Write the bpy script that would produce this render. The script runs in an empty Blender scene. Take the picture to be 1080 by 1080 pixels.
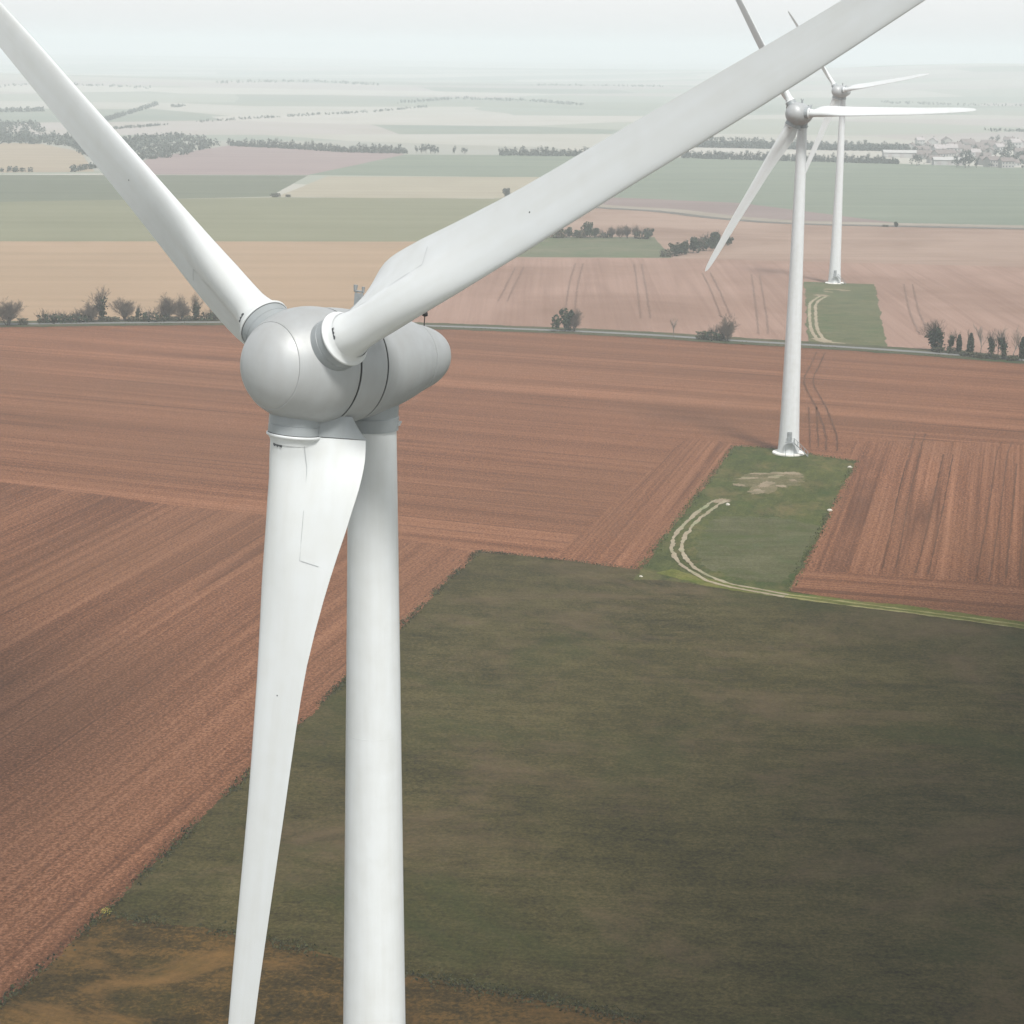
import bpy, bmesh, math, random
import numpy as np
from mathutils import Matrix, Vector
R_ = math.radians
C = bpy.context.scene.collection
# ------------------------------------------------------------------ camera
CAMZ, F, PITCH, ROLL = 92.1, 2160.0, math.atan(490/2160), R_(0.7)
fw = Vector((0, math.cos(PITCH), -math.sin(PITCH)))
r0 = Vector((1, 0, 0)); u0 = r0.cross(fw)
rt = math.cos(ROLL)*r0 + math.sin(ROLL)*u0
up = -math.sin(ROLL)*r0 + math.cos(ROLL)*u0
cam_d = bpy.data.cameras.new('camera'); cam = bpy.data.objects.new('camera', cam_d); C.objects.link(cam)
cam_d.sensor_width = 36; cam_d.lens = 72; cam_d.clip_start = 0.5; cam_d.clip_end = 80000
m3 = Matrix((rt, up, -fw)).transposed(); mm = m3.to_4x4(); mm.translation = (0, 0, CAMZ); cam.matrix_world = mm
bpy.context.scene.camera = cam

def G(px, py, z=0.0):
    """where the sight line of a photo point meets the level ground"""
    v = fw + rt*((px-540)/F) - up*((py-540)/F)
    t = (CAMZ - z)/-v.z
    return Vector((v.x*t, v.y*t, z))
def heading(p, q):
    a, b = G(*p), G(*q); return math.atan2(b.y-a.y, b.x-a.x)
def m_per_px(py):      # metres per vertical pixel for an upright thing standing at photo row py
    g = G(540, py); return (g.y*math.cos(PITCH)+CAMZ*math.sin(PITCH))/F

# ------------------------------------------------------------------ object helpers
def obj(name, bm, mat, parent=None, smooth=False, sharp=None):
    me = bpy.data.meshes.new(name)
    if isinstance(bm, bmesh.types.BMesh):
        bm.normal_update(); bm.to_mesh(me); bm.free()
    else:
        me.from_pydata(*bm); me.update()
    for m in (mat if isinstance(mat, (list, tuple)) else [mat]): me.materials.append(m)
    if smooth: me.polygons.foreach_set('use_smooth', [True]*len(me.polygons))
    o = bpy.data.objects.new(name, me); C.objects.link(o)
    if parent: o.parent = parent
    return o
def tag(o, label=None, cat=None, group=None, kind=None):
    if label: o['label'] = label
    if cat: o['category'] = cat
    if group: o['group'] = group
    if kind: o['kind'] = kind
    return o
def empty(name, loc, rz=0.0, s=1.0):
    o = bpy.data.objects.new(name, None); C.objects.link(o); o.location = loc
    o.rotation_euler = (0, 0, rz); o.scale = (s, s, s); o.empty_display_size = 1; return o
def copy_tree(o, parent=None):
    c = o.copy(); C.objects.link(c)
    if parent: c.parent = parent
    for ch in list(o.children): copy_tree(ch, c)
    return c
def ss(a, b, x):
    t = min(1, max(0, (x-a)/(b-a))); return t*t*(3-2*t)
def bm_box(bm, c, s, rot=None):
    M = Matrix.Translation(c) @ (rot.to_4x4() if rot else Matrix.Identity(4)) @ Matrix.Diagonal((*s, 1))
    return bmesh.ops.create_cube(bm, size=1, matrix=M)['verts']
def bm_tube(bm, p, q, ra, rb, n=6, cap=True):
    p, q = Vector(p), Vector(q); d = (q-p)
    if d.length < 1e-6: return
    d.normalize(); a = d.orthogonal().normalized(); b = d.cross(a)
    A = [bm.verts.new(p+(a*math.cos(t)+b*math.sin(t))*ra) for t in [2*math.pi*i/n for i in range(n)]]
    B = [bm.verts.new(q+(a*math.cos(t)+b*math.sin(t))*rb) for t in [2*math.pi*i/n for i in range(n)]]
    for i in range(n): bm.faces.new((A[i], A[(i+1) % n], B[(i+1) % n], B[i]))
    if cap: bm.faces.new(A[::-1]); bm.faces.new(B)
def lathe(prof, n=64, axis='Y'):
    """prof = [(s, r)]: turned about the axis; for Y, +s points to -Y (upwind)"""
    bm = bmesh.new(); rings = []
    for s, r in prof:
        if r < 1e-4:
            rings.append([bm.verts.new((0, -s, 0) if axis == 'Y' else (0, 0, s))]); continue
        ring = []
        for i in range(n):
            t = 2*math.pi*i/n
            ring.append(bm.verts.new((r*math.cos(t), -s, r*math.sin(t)) if axis == 'Y' else (r*math.cos(t), r*math.sin(t), s)))
        rings.append(ring)
    for a, b in zip(rings, rings[1:]):
        for i in range(n):
            j = (i+1) % n
            if len(a) == 1 and len(b) == 1: continue
            if len(a) == 1: bm.faces.new((a[0], b[i], b[j]))
            elif len(b) == 1: bm.faces.new((a[i], b[0], a[j]))
            else: bm.faces.new((a[i], b[i], b[j], a[j]))
    bmesh.ops.recalc_face_normals(bm, faces=bm.faces)
    return bm
def smooth_curve(xs, ys, k=14):
    """Catmull-Rom through the points"""
    out = []
    P = list(zip(xs, ys))
    for i in range(len(P)-1):
        p0 = P[max(i-1, 0)]; p1 = P[i]; p2 = P[i+1]; p3 = P[min(i+2, len(P)-1)]
        for j in range(k):
            t = j/k; v = []
            for a in (0, 1):
                v.append(.5*(2*p1[a]+(p2[a]-p0[a])*t+(2*p0[a]-5*p1[a]+4*p2[a]-p3[a])*t*t+(-p0[a]+3*p1[a]-3*p2[a]+p3[a])*t**3))
            out.append(tuple(v))
    out.append(P[-1]); return out

# ------------------------------------------------------------------ material helpers
class NT:
    def __init__(s, name, rough=0.8, spec=0.3):
        s.m = bpy.data.materials.new(name); s.m.use_nodes = True; s.t = s.m.node_tree
        s.b = s.t.nodes['Principled BSDF']
        s.b.inputs['Roughness'].default_value = rough; s.b.inputs['Specular IOR Level'].default_value = spec
    def n(s, typ, **kw):
        nd = s.t.nodes.new(typ)
        for k, v in kw.items(): setattr(nd, k, v)
        return nd
    def link(s, a, b): s.t.links.new(a, b)
    def pos(s): return s.n('ShaderNodeNewGeometry').outputs['Position']
    def obj(s): return s.n('ShaderNodeTexCoord').outputs['Object']
    def mapped(s, vec, rotz=0.0, scale=(1, 1, 1), loc=(0, 0, 0)):
        # first turn so that X runs along the heading, then scale
        a = s.n('ShaderNodeMapping', vector_type='POINT'); a.inputs['Rotation'].default_value = (0, 0, -rotz)
        s.link(vec, a.inputs['Vector'])
        b = s.n('ShaderNodeMapping', vector_type='POINT'); b.inputs['Scale'].default_value = scale; b.inputs['Location'].default_value = loc
        s.link(a.outputs[0], b.inputs['Vector']); return b.outputs[0]
    def noise(s, vec, scale=1.0, detail=4.0, rough=0.55, dist=0.0):
        nd = s.n('ShaderNodeTexNoise'); nd.inputs['Scale'].default_value = scale; nd.inputs['Detail'].default_value = detail
        nd.inputs['Roughness'].default_value = rough; nd.inputs['Distortion'].default_value = dist
        s.link(vec, nd.inputs['Vector']); return nd.outputs['Fac']
    def math(s, op, a, b=None, c=None):
        nd = s.n('ShaderNodeMath', operation=op)
        for i, v in enumerate((a, b, c)):
            if v is None: continue
            if isinstance(v, (int, float)): nd.inputs[i].default_value = v
            else: s.link(v, nd.inputs[i])
        return nd.outputs[0]
    def rng(s, v, a, b, c=0.0, d=1.0):
        nd = s.n('ShaderNodeMapRange'); s.link(v, nd.inputs[0])
        for i, x in enumerate((a, b, c, d)): nd.inputs[i+1].default_value = x
        return nd.outputs[0]
    def ramp(s, v, stops, interp='LINEAR'):
        nd = s.n('ShaderNodeValToRGB'); cr = nd.color_ramp; cr.interpolation = interp
        while len(cr.elements) < len(stops): cr.elements.new(0.5)
        for e, (p, c) in zip(cr.elements, stops): e.position = p; e.color = (*c, 1)
        s.link(v, nd.inputs[0]); return nd.outputs[0]
    def mix(s, f, a, b, mode='MIX'):
        nd = s.n('ShaderNodeMix', data_type='RGBA', blend_type=mode)
        for i, v in ((0, f), (6, a), (7, b)):
            if isinstance(v, (int, float)): nd.inputs[i].default_value = v
            elif isinstance(v, tuple): nd.inputs[i].default_value = (*v, 1)
            else: s.link(v, nd.inputs[i])
        return nd.outputs[2]
    def color(s, c):
        if isinstance(c, tuple): s.b.inputs['Base Color'].default_value = (*c, 1)
        else: s.link(c, s.b.inputs['Base Color'])
    def bump(s, h, strength=0.3, dist=0.1):
        nd = s.n('ShaderNodeBump'); nd.inputs['Strength'].default_value = strength; nd.inputs['Distance'].default_value = dist
        s.link(h, nd.inputs['Height']); s.link(nd.outputs[0], s.b.inputs['Normal'])

def mat_paint(name, base, rough=0.35, dirt=0.12, metal=0.0, spec=0.4):
    k = NT(name, rough, spec); o = k.obj(); k.b.inputs['Metallic'].default_value = metal
    a = k.noise(k.mapped(o, 0, (1.6, 1.6, .09)), 1.0, 6, .62)
    b = k.noise(o, .9, 3, .5)
    f = k.rng(k.math('ADD', k.math('MULTIPLY', a, .6), k.math('MULTIPLY', b, .4)), .38, .75)
    k.color(k.mix(f, base, tuple(c*(1-dirt)*q for c, q in zip(base, (1.0, .985, .95)))))
    k.link(k.rng(b, .3, .7, rough-.06, rough+.1), k.b.inputs['Roughness'])
    return k.m
def mat_plain(name, base, rough=0.7, var=0.25, sc=1.5, spec=.3):
    k = NT(name, rough, spec); n = k.noise(k.obj(), sc, 4)
    k.color(k.mix(k.rng(n, .3, .7), tuple(c*(1-var) for c in base), tuple(min(1, c*(1+var)) for c in base))); return k.m

def mat_plough(name, ang, dark, mid, light, seed=0.0, furrow=1.0, contrast=1.0, grey=(.082, .038, .018)):
    k = NT(name, .95, .08); p = k.pos()
    wob = k.noise(p, .006, 2)
    pv = k.n('ShaderNodeVectorMath', operation='ADD'); cmb = k.n('ShaderNodeCombineXYZ')
    w = k.math('MULTIPLY', k.math('SUBTRACT', wob, .5), 3.0); k.link(w, cmb.inputs[0]); k.link(w, cmb.inputs[1])
    k.link(p, pv.inputs[0]); k.link(cmb.outputs[0], pv.inputs[1]); q = pv.outputs[0]
    fine = k.noise(k.mapped(q, ang, (.008, 1.5*furrow, 1), (seed, seed*2, 0)), 1.0, 3, .6)
    med = k.noise(k.mapped(q, ang, (.003, .33*furrow, 1), (seed*3, seed, 0)), 1.0, 4, .6)
    wide = k.noise(k.mapped(q, ang, (.0012, .06, 1), (seed, seed*5, 0)), 1.0, 3, .55)
    mott = k.noise(p, .011, 4, .6, .6)
    clod = k.noise(p, 2.3, 4, .75)
    s = k.math('MULTIPLY', fine, .26)
    for v, g in ((med, .22), (wide, .22), (clod, .72*contrast), (mott, .12)): s = k.math('ADD', s, k.math('MULTIPLY', v, g))
    c0 = .5*(.82+.72*contrast); f = k.rng(s, c0-.175/contrast, c0+.175/contrast)
    col = k.ramp(f, [(0, dark), (.5, mid), (1, light)])
    col = k.mix(k.rng(mott, .42, .72, 0, .55), col, grey)
    ln = k.noise(k.mapped(q, ang, (.0012, .115*furrow, 1), (seed*7, seed*11, 0)), 1.0, 1, .5)      # single tine and wheel lines along the drilling
    ab = k.math('ABSOLUTE', k.math('SUBTRACT', ln, .5)); brk = k.rng(k.noise(k.mapped(q, ang, (.02, .02, 1)), 1.0, 3), .38, .6)
    col = k.mix(k.math('MULTIPLY', k.rng(ab, .0, .022, .62, 0), brk), col, dark)
    sp = k.noise(p, 3.4, 2, .6); col = k.mix(k.rng(sp, .62, .74, 0, .6), col, tuple(min(1, c*1.35) for c in light))
    k.color(col)
    k.bump(k.math('ADD', k.math('MULTIPLY', clod, 1.0), k.math('MULTIPLY', fine, .8)), .35, .12)
    return k.m
def mat_grass(name, ang, dark, mid, light, patch, seed=0.0, patchy=.6, big=1.0, streak=.3, contrast=1.0):
    k = NT(name, .95, .05); p = k.pos(); q = k.mapped(p, 0, (1, 1, 1), (seed*13, seed*7, 0))
    fine = k.noise(q, 1.9, 5, .8)
    med = k.noise(k.mapped(q, ang, (.7, 1, 1)), .26, 6, .75, .3)
    wide = k.noise(k.mapped(q, ang, (.8, 1, 1)), .035*big, 7, .66, .5)
    row = k.noise(k.mapped(q, ang, (.03, .6, 1)), 1.0, 4, .65)
    s = k.math('MULTIPLY', fine, .60)
    for v, g in ((med, .34), (wide, .26), (row, streak*.6)): s = k.math('ADD', s, k.math('MULTIPLY', v, g))
    c0 = (.60+.34+.26+streak*.6)*.5
    f = k.rng(s, c0-.15/contrast, c0+.15/contrast)
    col = k.ramp(f, [(0, dark), (.5, mid), (1, light)])
    pt = k.noise(k.mapped(q, ang, (.75, 1, 1), (50, 20, 0)), .042*big, 8, .74, .5)
    col = k.mix(k.math('MULTIPLY', k.rng(pt, .50, .66), patchy), col, patch)
    gp = k.noise(k.mapped(q, ang, (.8, 1, 1), (9, 70, 0)), .026*big, 7, .7, .5)
    col = k.mix(k.rng(gp, .53, .68, 0, .55), col, tuple(c*m for c, m in zip(mid, (.55, .95, .6))))
    k.color(col); k.bump(fine, .6, .2)
    return k.m
def mat_field(name, ang, a, b, seed=0.0, across=.05):
    """a far field: soft bands along its drilling direction and a little mottling"""
    k = NT(name, .95, .05); p = k.pos()
    band = k.noise(k.mapped(p, ang, (.0015, across, 1), (seed*3, seed, 0)), 1.0, 4, .6)
    mo = k.noise(p, .012, 4, .6, .5); fi = k.noise(p, .35, 4, .7)
    s = k.math('ADD', k.math('ADD', k.math('MULTIPLY', band, .5), k.math('MULTIPLY', mo, .3)), k.math('MULTIPLY', fi, .2))
    k.color(k.mix(k.rng(s, .36, .64), a, b)); return k.m

# ------------------------------------------------------------------ turbine
PAINT = mat_paint('white_gelcoat', (.505, .53, .54), .36, .09)
TOWERM = mat_paint('tower_paint', (.515, .54, .55), .42, .13)
GREYP = mat_paint('grey_shell_paint', (.315, .33, .338), .46, .12, .22)
NOSEP = mat_paint('nose_paint', (.335, .35, .358), .46, .10, .22)
COLLAR = mat_paint('collar_grey', (.235, .258, .27), .38, .14)
BLACK = mat_plain('rubber_black', (.012, .012, .013), .6, .2)
MARK = mat_plain('worn_ink', (.06, .065, .07), .7, .3)
SEAM = mat_plain('seam_grey', (.34, .36, .37), .6, .15)
STEEL = mat_plain('galvanised_steel', (.20, .215, .22), .45, .25)
CONC = mat_plain('pale_concrete', (.62, .61, .57), .85, .15, 2.0)

RS = [2.98, 3.5, 4, 5, 6, 7, 8, 10, 13, 16, 20, 24, 28, 31, 36, 39.3, 40.6, 41.0]
LE = [1.042, 1.023, 1.013, .964, .965, .958, .966, .983, .92, .868, .812, .814, .774, .698, .544, .362, .171, .03]
TE = [3.09, 3.14, 3.16, 3.10, 2.938, 2.756, 2.551, 2.179, 1.763, 1.558, 1.393, 1.202, 1.022, .938, .784, .588, .353, .078]
BE = [45, 41.5, 37.5, 31, 27, 24.496, 21.494, 16.891, 10.809, 7.863, 5.003, 2.784, 1.165, .668, -.03, -.226, -.226, -.226]
TH = [.5, .5, .48, .45, .42, .39, .36, .31, .27, .245, .22, .20, .185, .175, .16, .15, .15, .15]
def st(r):
    o = []
    for T in (LE, TE, BE, TH):
        # monotone-ish cubic between stations
        i = max(0, min(len(RS)-2, int(np.searchsorted(RS, r))-1))
        def slope(j):
            a, b = max(j-1, 0), min(j+1, len(RS)-1); return (T[b]-T[a])/(RS[b]-RS[a])
        h = RS[i+1]-RS[i]; t = (r-RS[i])/h
        o.append((2*t**3-3*t*t+1)*T[i]+(t**3-2*t*t+t)*h*slope(i)+(-2*t**3+3*t*t)*T[i+1]+(t**3-t*t)*h*slope(i+1))
    return o
PREB = .637
def blade_pt(r, xi, side):
    """xi: distance ahead of the pitch axis along the chord; side -1 = upwind face"""
    l, d, be, th = st(r); be = R_(be); c = l+d
    x = min(1, max(0, (l-xi)/c))
    ya = 5*th*c*(.2969*math.sqrt(x)-.126*x-.3516*x*x+.2843*x**3-.1036*x**4)*.72
    hc = math.sqrt(max(0, l*l-xi*xi)) if xi > -l else 0
    hf = (.66*l*(max(0, 1+xi/d))**1.15+.035*ss(0, .2, x)) if xi < 0 else 0
    k = .18; hr = max(hc, hf)
    if xi < 0: hr = .5*(hc+hf+math.sqrt((hc-hf)**2+k*k*hf))-.0
    hr *= .78+.22*(1-ss(3.0, 4.2, r))
    w = ss(3.6, 11.7, r); h = hr*(1-w)+ya*w
    camb = .10*c*x*(1-x)*w*ss(5, 14, r)
    y = side*h+camb
    ce, se = math.cos(be), math.sin(be)
    pre = -PREB*max(0, (r-8)/33)**2
    return Vector((ce*xi+se*y, -se*xi+ce*y+pre, r))
def blade_mesh():
    n = 22; bm = bmesh.new(); rings = []
    rr = [2.98, 3.2, 3.5, 3.8, 4.1, 4.5, 5, 5.5, 6, 6.6, 7.2, 8, 9, 10, 11.5, 13, 14.5, 16, 18, 20, 22, 24, 26, 28, 30, 32, 34, 36, 37.5, 38.6, 39.3, 40, 40.5, 40.8, 41]
    for r in rr:
        l, d, _, _ = st(r); ring = []
        xs = [.5*(1-math.cos(math.pi*i/n)) for i in range(n+1)]
        for x in xs: ring.append(bm.verts.new(blade_pt(r, l-x*(l+d), 1)))
        for x in xs[-1:0:-1]: ring.append(bm.verts.new(blade_pt(r, l-x*(l+d)+(1e-4 if x == 1 else 0), -1)))
        rings.append(ring)
    for a, b in zip(rings, rings[1:]):
        for i in range(len(a)): bm.faces.new((a[i], a[(i+1) % len(a)], b[(i+1) % len(a)], b[i]))
    bm.faces.new(rings[0]); bm.faces.new(rings[-1])
    bmesh.ops.recalc_face_normals(bm, faces=bm.faces)
    return bm
def ribbon_on_blade(path, width, side=-1, off=.014, sub=10):
    bm = bmesh.new(); pts = []
    for (r1, x1), (r2, x2) in zip(path, path[1:]):
        for j in range(sub): t = j/sub; pts.append((r1+(r2-r1)*t, x1+(x2-x1)*t))
    pts.append(path[-1]); rows = []
    for i, (r, x) in enumerate(pts):
        a = pts[max(0, i-1)]; b = pts[min(len(pts)-1, i+1)]
        dr, dx = b[0]-a[0], b[1]-a[1]; L = math.hypot(dr, dx); pr, px = -dx/L*width/2, dr/L*width/2
        row = []
        for s in (-1, 1):
            P = blade_pt(r+pr*s, x+px*s, side); Q = blade_pt(r+pr*s, x+px*s, -side); nrm = (P-Q).normalized()
            row.append(bm.verts.new(P+nrm*off))
        rows.append(row)
    for a, b in zip(rows, rows[1:]): bm.faces.new((a[0], a[1], b[1], b[0]))
    return bm
def rough_marks():
    """a small worn serial marking: one comb-shaped decal"""
    bm = bmesh.new(); hs = [.06, .16, .16, .05, .18, .18, .06, .16, .18]; prev = None
    for i in range(len(hs)+1):
        x = .82-.046*i; P = blade_pt(3.42, x, -1); nr = (P-blade_pt(3.42, x, 1)).normalized(); c = P+nr*.012
        h = hs[min(i, len(hs)-1)]
        cur = (bm.verts.new(c+Vector((0, 0, -h/2))), bm.verts.new(c+Vector((0, 0, h/2))))
        if prev: bm.faces.new((prev[0], prev[1], cur[1], cur[0]))
        prev = cur
    return bm
def receptors():
    bm = bmesh.new(); r, x = 14.6, -.42; P = blade_pt(r, x, -1); Q = blade_pt(r, x, 1); n = (P-Q).normalized()
    bm_tube(bm, P-n*.03, P+n*.010, .036, .034, 12); return bm
MESH = {}
def shared(key, mk, mat, smooth=True, auto=None):
    if key not in MESH:
        bm = mk(); me = bpy.data.meshes.new(key); bm.normal_update(); bm.to_mesh(me); bm.free(); me.materials.append(mat)
        if smooth: me.polygons.foreach_set('use_smooth', [True]*len(me.polygons))
        if smooth and auto: me.set_sharp_from_angle(angle=R_(auto))
        MESH[key] = me
    return MESH[key]
def part(name, me, parent, M=None):
    o = bpy.data.objects.new(name, me); C.objects.link(o); o.parent = parent
    if M is not None: o.matrix_local = M
    return o
NOSE = [(1.72, 1.84), (1.95, 1.66), (2.2, 1.40), (2.4, 1.08), (2.52, .78), (2.60, .45), (2.63, .2), (2.64, 0)]
HUBP = [(-1.2, 2.52), (-.8, 2.56), (-.3, 2.56), (.2, 2.50), (.6, 2.40), (1.0, 2.24), (1.4, 2.05), (1.69, 1.885)]
GENP = [(-2.85, 2.47), (-2.2, 2.52), (-1.8, 2.535), (-1.30, 2.53)]
NACP = [(-6.75, 1.60), (-6.0, 1.86), (-5.2, 2.08), (-4.4, 2.25), (-3.6, 2.37), (-2.96, 2.44)]
TAILP = [(-8.6, 0), (-8.58, .34), (-8.48, .68), (-8.25, 1.0), (-7.85, 1.25), (-7.4, 1.42), (-6.77, 1.595)]
def lip(prof, e=.03):   # a rounded edge at both ends of a shell
    out = []
    (s0, r0_), (s1, r1_) = prof[0], prof[-1]
    if r0_ > .1: out.append((s0, r0_-e*3)); out.append((s0, r0_-e*.4))
    out += [(s+(e*.4 if i == 0 and r0_ > .1 else 0)-(e*.4 if i == len(prof)-1 and r1_ > .1 else 0), r) for i, (s, r) in enumerate(prof)]
    if r1_ > .1: out.append((s1, r1_-e*.4)); out.append((s1, r1_-e*3))
    return out
def lifted(bm, k=.085):   # the rear shell rises a little towards the tail
    for v in bm.verts: v.co.z += k*max(0, v.co.y-2.96)
    return bm
def fairing():   # the fixed trailing-edge stub between hub shell and blade root
    bm = bmesh.new(); rings = []
    for r, sc in ((2.0, .78), (2.3, .84), (2.6, .91), (2.94, 1.0)):
        l, d, be, th = st(2.98); be = R_(be); a, b = [], []
        for i in range(11):
            xi = -.95-(d*sc-.95)*i/10
            h = .66*l*max(0, 1+xi/(d*sc))**1.15+.035
            for L, s in ((a, 1), (b, -1)):
                L.append(bm.verts.new((math.cos(be)*xi+math.sin(be)*s*h, -math.sin(be)*xi+math.cos(be)*s*h, r)))
        rings.append(a+b[::-1])
    for a, b in zip(rings, rings[1:]):
        for i in range(len(a)): bm.faces.new((a[i], a[(i+1) % len(a)], b[(i+1) % len(a)], b[i]))
    bm.faces.new(rings[0]); bm.faces.new(rings[-1]); bmesh.ops.recalc_face_normals(bm, faces=bm.faces); return bm
def tower_prof(H):
    t = [(0, 2.62), (.5, 2.56), (4, 2.36), (12, 2.12), (24, 1.88), (38, 1.62), (50, 1.44), (62, 1.27), (70, 1.16), (H, 1.06)]
    return t
def stairs_bm():
    bm = bmesh.new(); z0 = 3.2; y = -2.62
    bm_box(bm, (-.2, y-.55, z0), (2.0, 1.1, .12))
    for i in range(12): bm_box(bm, (.9+.27*i, y-.55, z0-.13-.25*i), (.30, 1.0, .06))
    for s in (-.05, -1.05):
        bm_tube(bm, (.8, y+s, z0), (4.1, y+s, .1), .07, .07); bm_tube(bm, (.8, y+s, z0+1.05), (4.1, y+s, 1.15), .045, .045)
        for k in range(5): t = k/4; x = .8+3.3*t; z = z0-3.1*t; bm_tube(bm, (x, y+s, z), (x, y+s, z+1.05), .04, .04)
    for x in (-1.15, .8): bm_tube(bm, (x, y-1.05, 0), (x, y-1.05, z0+1.05), .06, .06)
    bm_tube(bm, (-1.15, y-1.05, z0+1.05), (.8, y-1.05, z0+1.05), .045, .045)
    return bm
def door_bm():
    bm = bmesh.new(); v = bm_box(bm, (-.2, -2.36, 4.45), (1.05, .22, 2.3))
    bmesh.ops.bevel(bm, geom=[e for e in bm.edges], offset=.03, segments=2); return bm
def make_turbine(base, a, tau, th, H, label, pitch=0.0, over=4.25):
    root = empty('wind_turbine', base); tag(root, label, 'wind turbine', 'wind turbines in the fields')
    part('tower', shared('tower%.1f' % H, lambda: lathe([(z, r) for z, r in tower_prof(H-1.9)], 64, 'Z'), TOWERM), root)
    t = root.children[0]
    for zz in (20.0, 41.0, 61.0):
        pr = np.interp(zz, *zip(*tower_prof(H-1.9)))
        part('section_joint', shared('joint%.1f' % zz, lambda: lathe([(zz-.04, pr-.02), (zz-.015, pr+.004), (zz+.015, pr+.004), (zz+.04, pr-.02)], 64, 'Z'), TOWERM), t)
    part('foundation', shared('foundation', lambda: lathe([(0, 3.75), (.38, 3.75), (.45, 3.68), (.47, 2.3)], 48, 'Z'), CONC, True, 30), root)
    part('door', shared('door', door_bm, STEEL, False), t)
    part('entry_stairs', shared('stairs', stairs_bm, STEEL, False), root)
    part('yaw_collar', shared('yaw%.1f' % H, lambda: lathe([(H-3.35, 1.0), (H-3.33, 1.17), (H-2.75, 1.20), (H-2.72, 1.165), (H-1.9, 1.22), (H-1.5, 1.22)], 48, 'Z'), COLLAR, True, 30), root)
    br = bmesh.new(); bm_box(br, (1.17*math.cos(-.2), 1.17*math.sin(-.2), H-3.0), (.24, .16, .2)); bm_box(br, (1.27, -.25, H-2.95), (.1, .1, .1))
    bmesh.ops.bevel(br, geom=br.edges[:], offset=.02, segments=1)
    MESH.setdefault('brk%.1f' % H, None)
    o = obj('sensor_bracket', br, STEEL, root)
    u = Vector((math.cos(a), -math.sin(a), 0)); n0 = Vector((-math.sin(a), -math.cos(a), 0)); z = Vector((0, 0, 1))
    w = z*math.cos(tau)-n0*math.sin(tau); n = n0*math.cos(tau)+z*math.sin(tau)
    M = Matrix((u, -n, w)).transposed().to_4x4(); M.translation = n0*over+Vector((0, 0, H))
    hub = part('hub_shell', shared('hub_shell', lambda: lathe(lip(smooth_curve(*zip(*HUBP), k=4)), 80), GREYP, True, 40), root, M)
    part('spinner_nose', shared('spinner_nose', lambda: lathe([(1.66, 1.80), (1.70, 1.845)]+smooth_curve(*zip(*NOSE), k=4)[1:], 80), NOSEP, True, 60), hub)
    nac = part('nacelle_shell', shared('nacelle_shell', lambda: lifted(lathe(lip(smooth_curve(*zip(*NACP), k=4)), 80)), GREYP, True, 40), root, M)
    part('generator_ring', shared('generator_ring', lambda: lathe(lip(GENP), 80), GREYP, True, 40), root, M)
    part('gap_seal', shared('gap_seal', lambda: lathe([(-3.1, 2.3), (-3.0, 2.40), (-2.85, 2.42), (-1.3, 2.485), (-1.15, 2.485), (-1.0, 2.4)], 80), BLACK), root, M)
    part('tail_cap', shared('tail_cap', lambda: lifted(lathe(lip(smooth_curve(*zip(*TAILP), k=4)), 80)), GREYP, True, 50), nac)
    # roof fittings on the nacelle
    bm = bmesh.new()
    for x in (-.2, .2): bm_tube(bm, (x, 3.15, 2.2), (x, 3.15, 3.3), .045, .045, 8)
    bm_tube(bm, (-.3, 3.15, 3.28), (.3, 3.15, 3.28), .045, .045, 8); bm_box(bm, (0, 3.15, 2.85), (.36, .2, .7))
    bm_tube(bm, (-.25, 3.15, 3.28), (-.25, 3.15, 3.55), .07, .1, 10); bm_tube(bm, (.25, 3.15, 3.28), (.25, 3.15, 3.5), .05, .08, 10)
    part('weather_mast', shared('mast', lambda: bm, STEEL, False) if 'mast' not in MESH else MESH['mast'], nac)
    if len(bm.verts if bm.is_valid else []) : bm.free()
    part('obstruction_lamp', shared('lamp', lambda: lathe([(2.48, 0), (2.47, .09), (2.4, .13), (2.28, .13), (2.24, .022), (1.15, .022)], 16, 'Z'), BLACK), nac, Matrix.Translation((0, 7.35, 0)))
    for t_ in (th-R_(60), th+R_(60), th+math.pi):
        Rm = Matrix.Rotation(t_, 4, 'Y')
        col = part('blade_collar', shared('collar', lambda: lathe([(1.5, 1.16), (2.52, 1.16), (2.53, 1.145), (2.56, 1.145), (2.57, 1.16), (2.93, 1.16), (2.95, 1.1)], 56, 'Z'), COLLAR, True, 30), hub, Rm)
        part('seal_ring', shared('sealring', lambda: lathe([(2.93, 1.1), (2.932, 1.172), (2.958, 1.172), (2.96, 1.1)], 56, 'Z'), BLACK, True, 30), hub, Rm)
        part('root_fairing', shared('fairing', fairing, COLLAR, True, 40), hub, Rm)
        b = part('blade', shared('blade', blade_mesh, PAINT, True, 50), root, M @ Rm @ Matrix.Rotation(-pitch, 4, 'Z'))
        part('root_flange', shared('flange', lambda: lathe([(2.955, 1.0), (2.955, 1.20), (2.975, 1.22), (3.05, 1.22), (3.07, 1.20), (3.12, 1.12), (3.22, 1.055), (3.4, 1.0)], 56, 'Z'), PAINT, True, 50), b)
        part('lightning_receptor', shared('receptors', receptors, MARK, False), b)
        part('serial_mark', shared('marks', rough_marks, MARK, False), b)
        part('panel_seam', shared('seam', lambda: ribbon_on_blade([(3.35, -.55), (4.3, -.78), (5.2, -.86), (8.4, -.95), (8.55, -1.8)], .026), SEAM, False), b)
    return root
D1 = 87.5
hx1, hz1 = -.10513*D1, CAMZ-.15418*D1
def tower_base(hx, hy, a, over=4.25): return (hx+math.sin(a)*over, hy+math.cos(a)*over, 0)
a1 = R_(42.68)
make_turbine(tower_base(hx1, D1, a1), a1, R_(5.95), R_(1.54), hz1, 'huge white turbine in front, grey egg nacelle and blades running out of frame')
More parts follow.
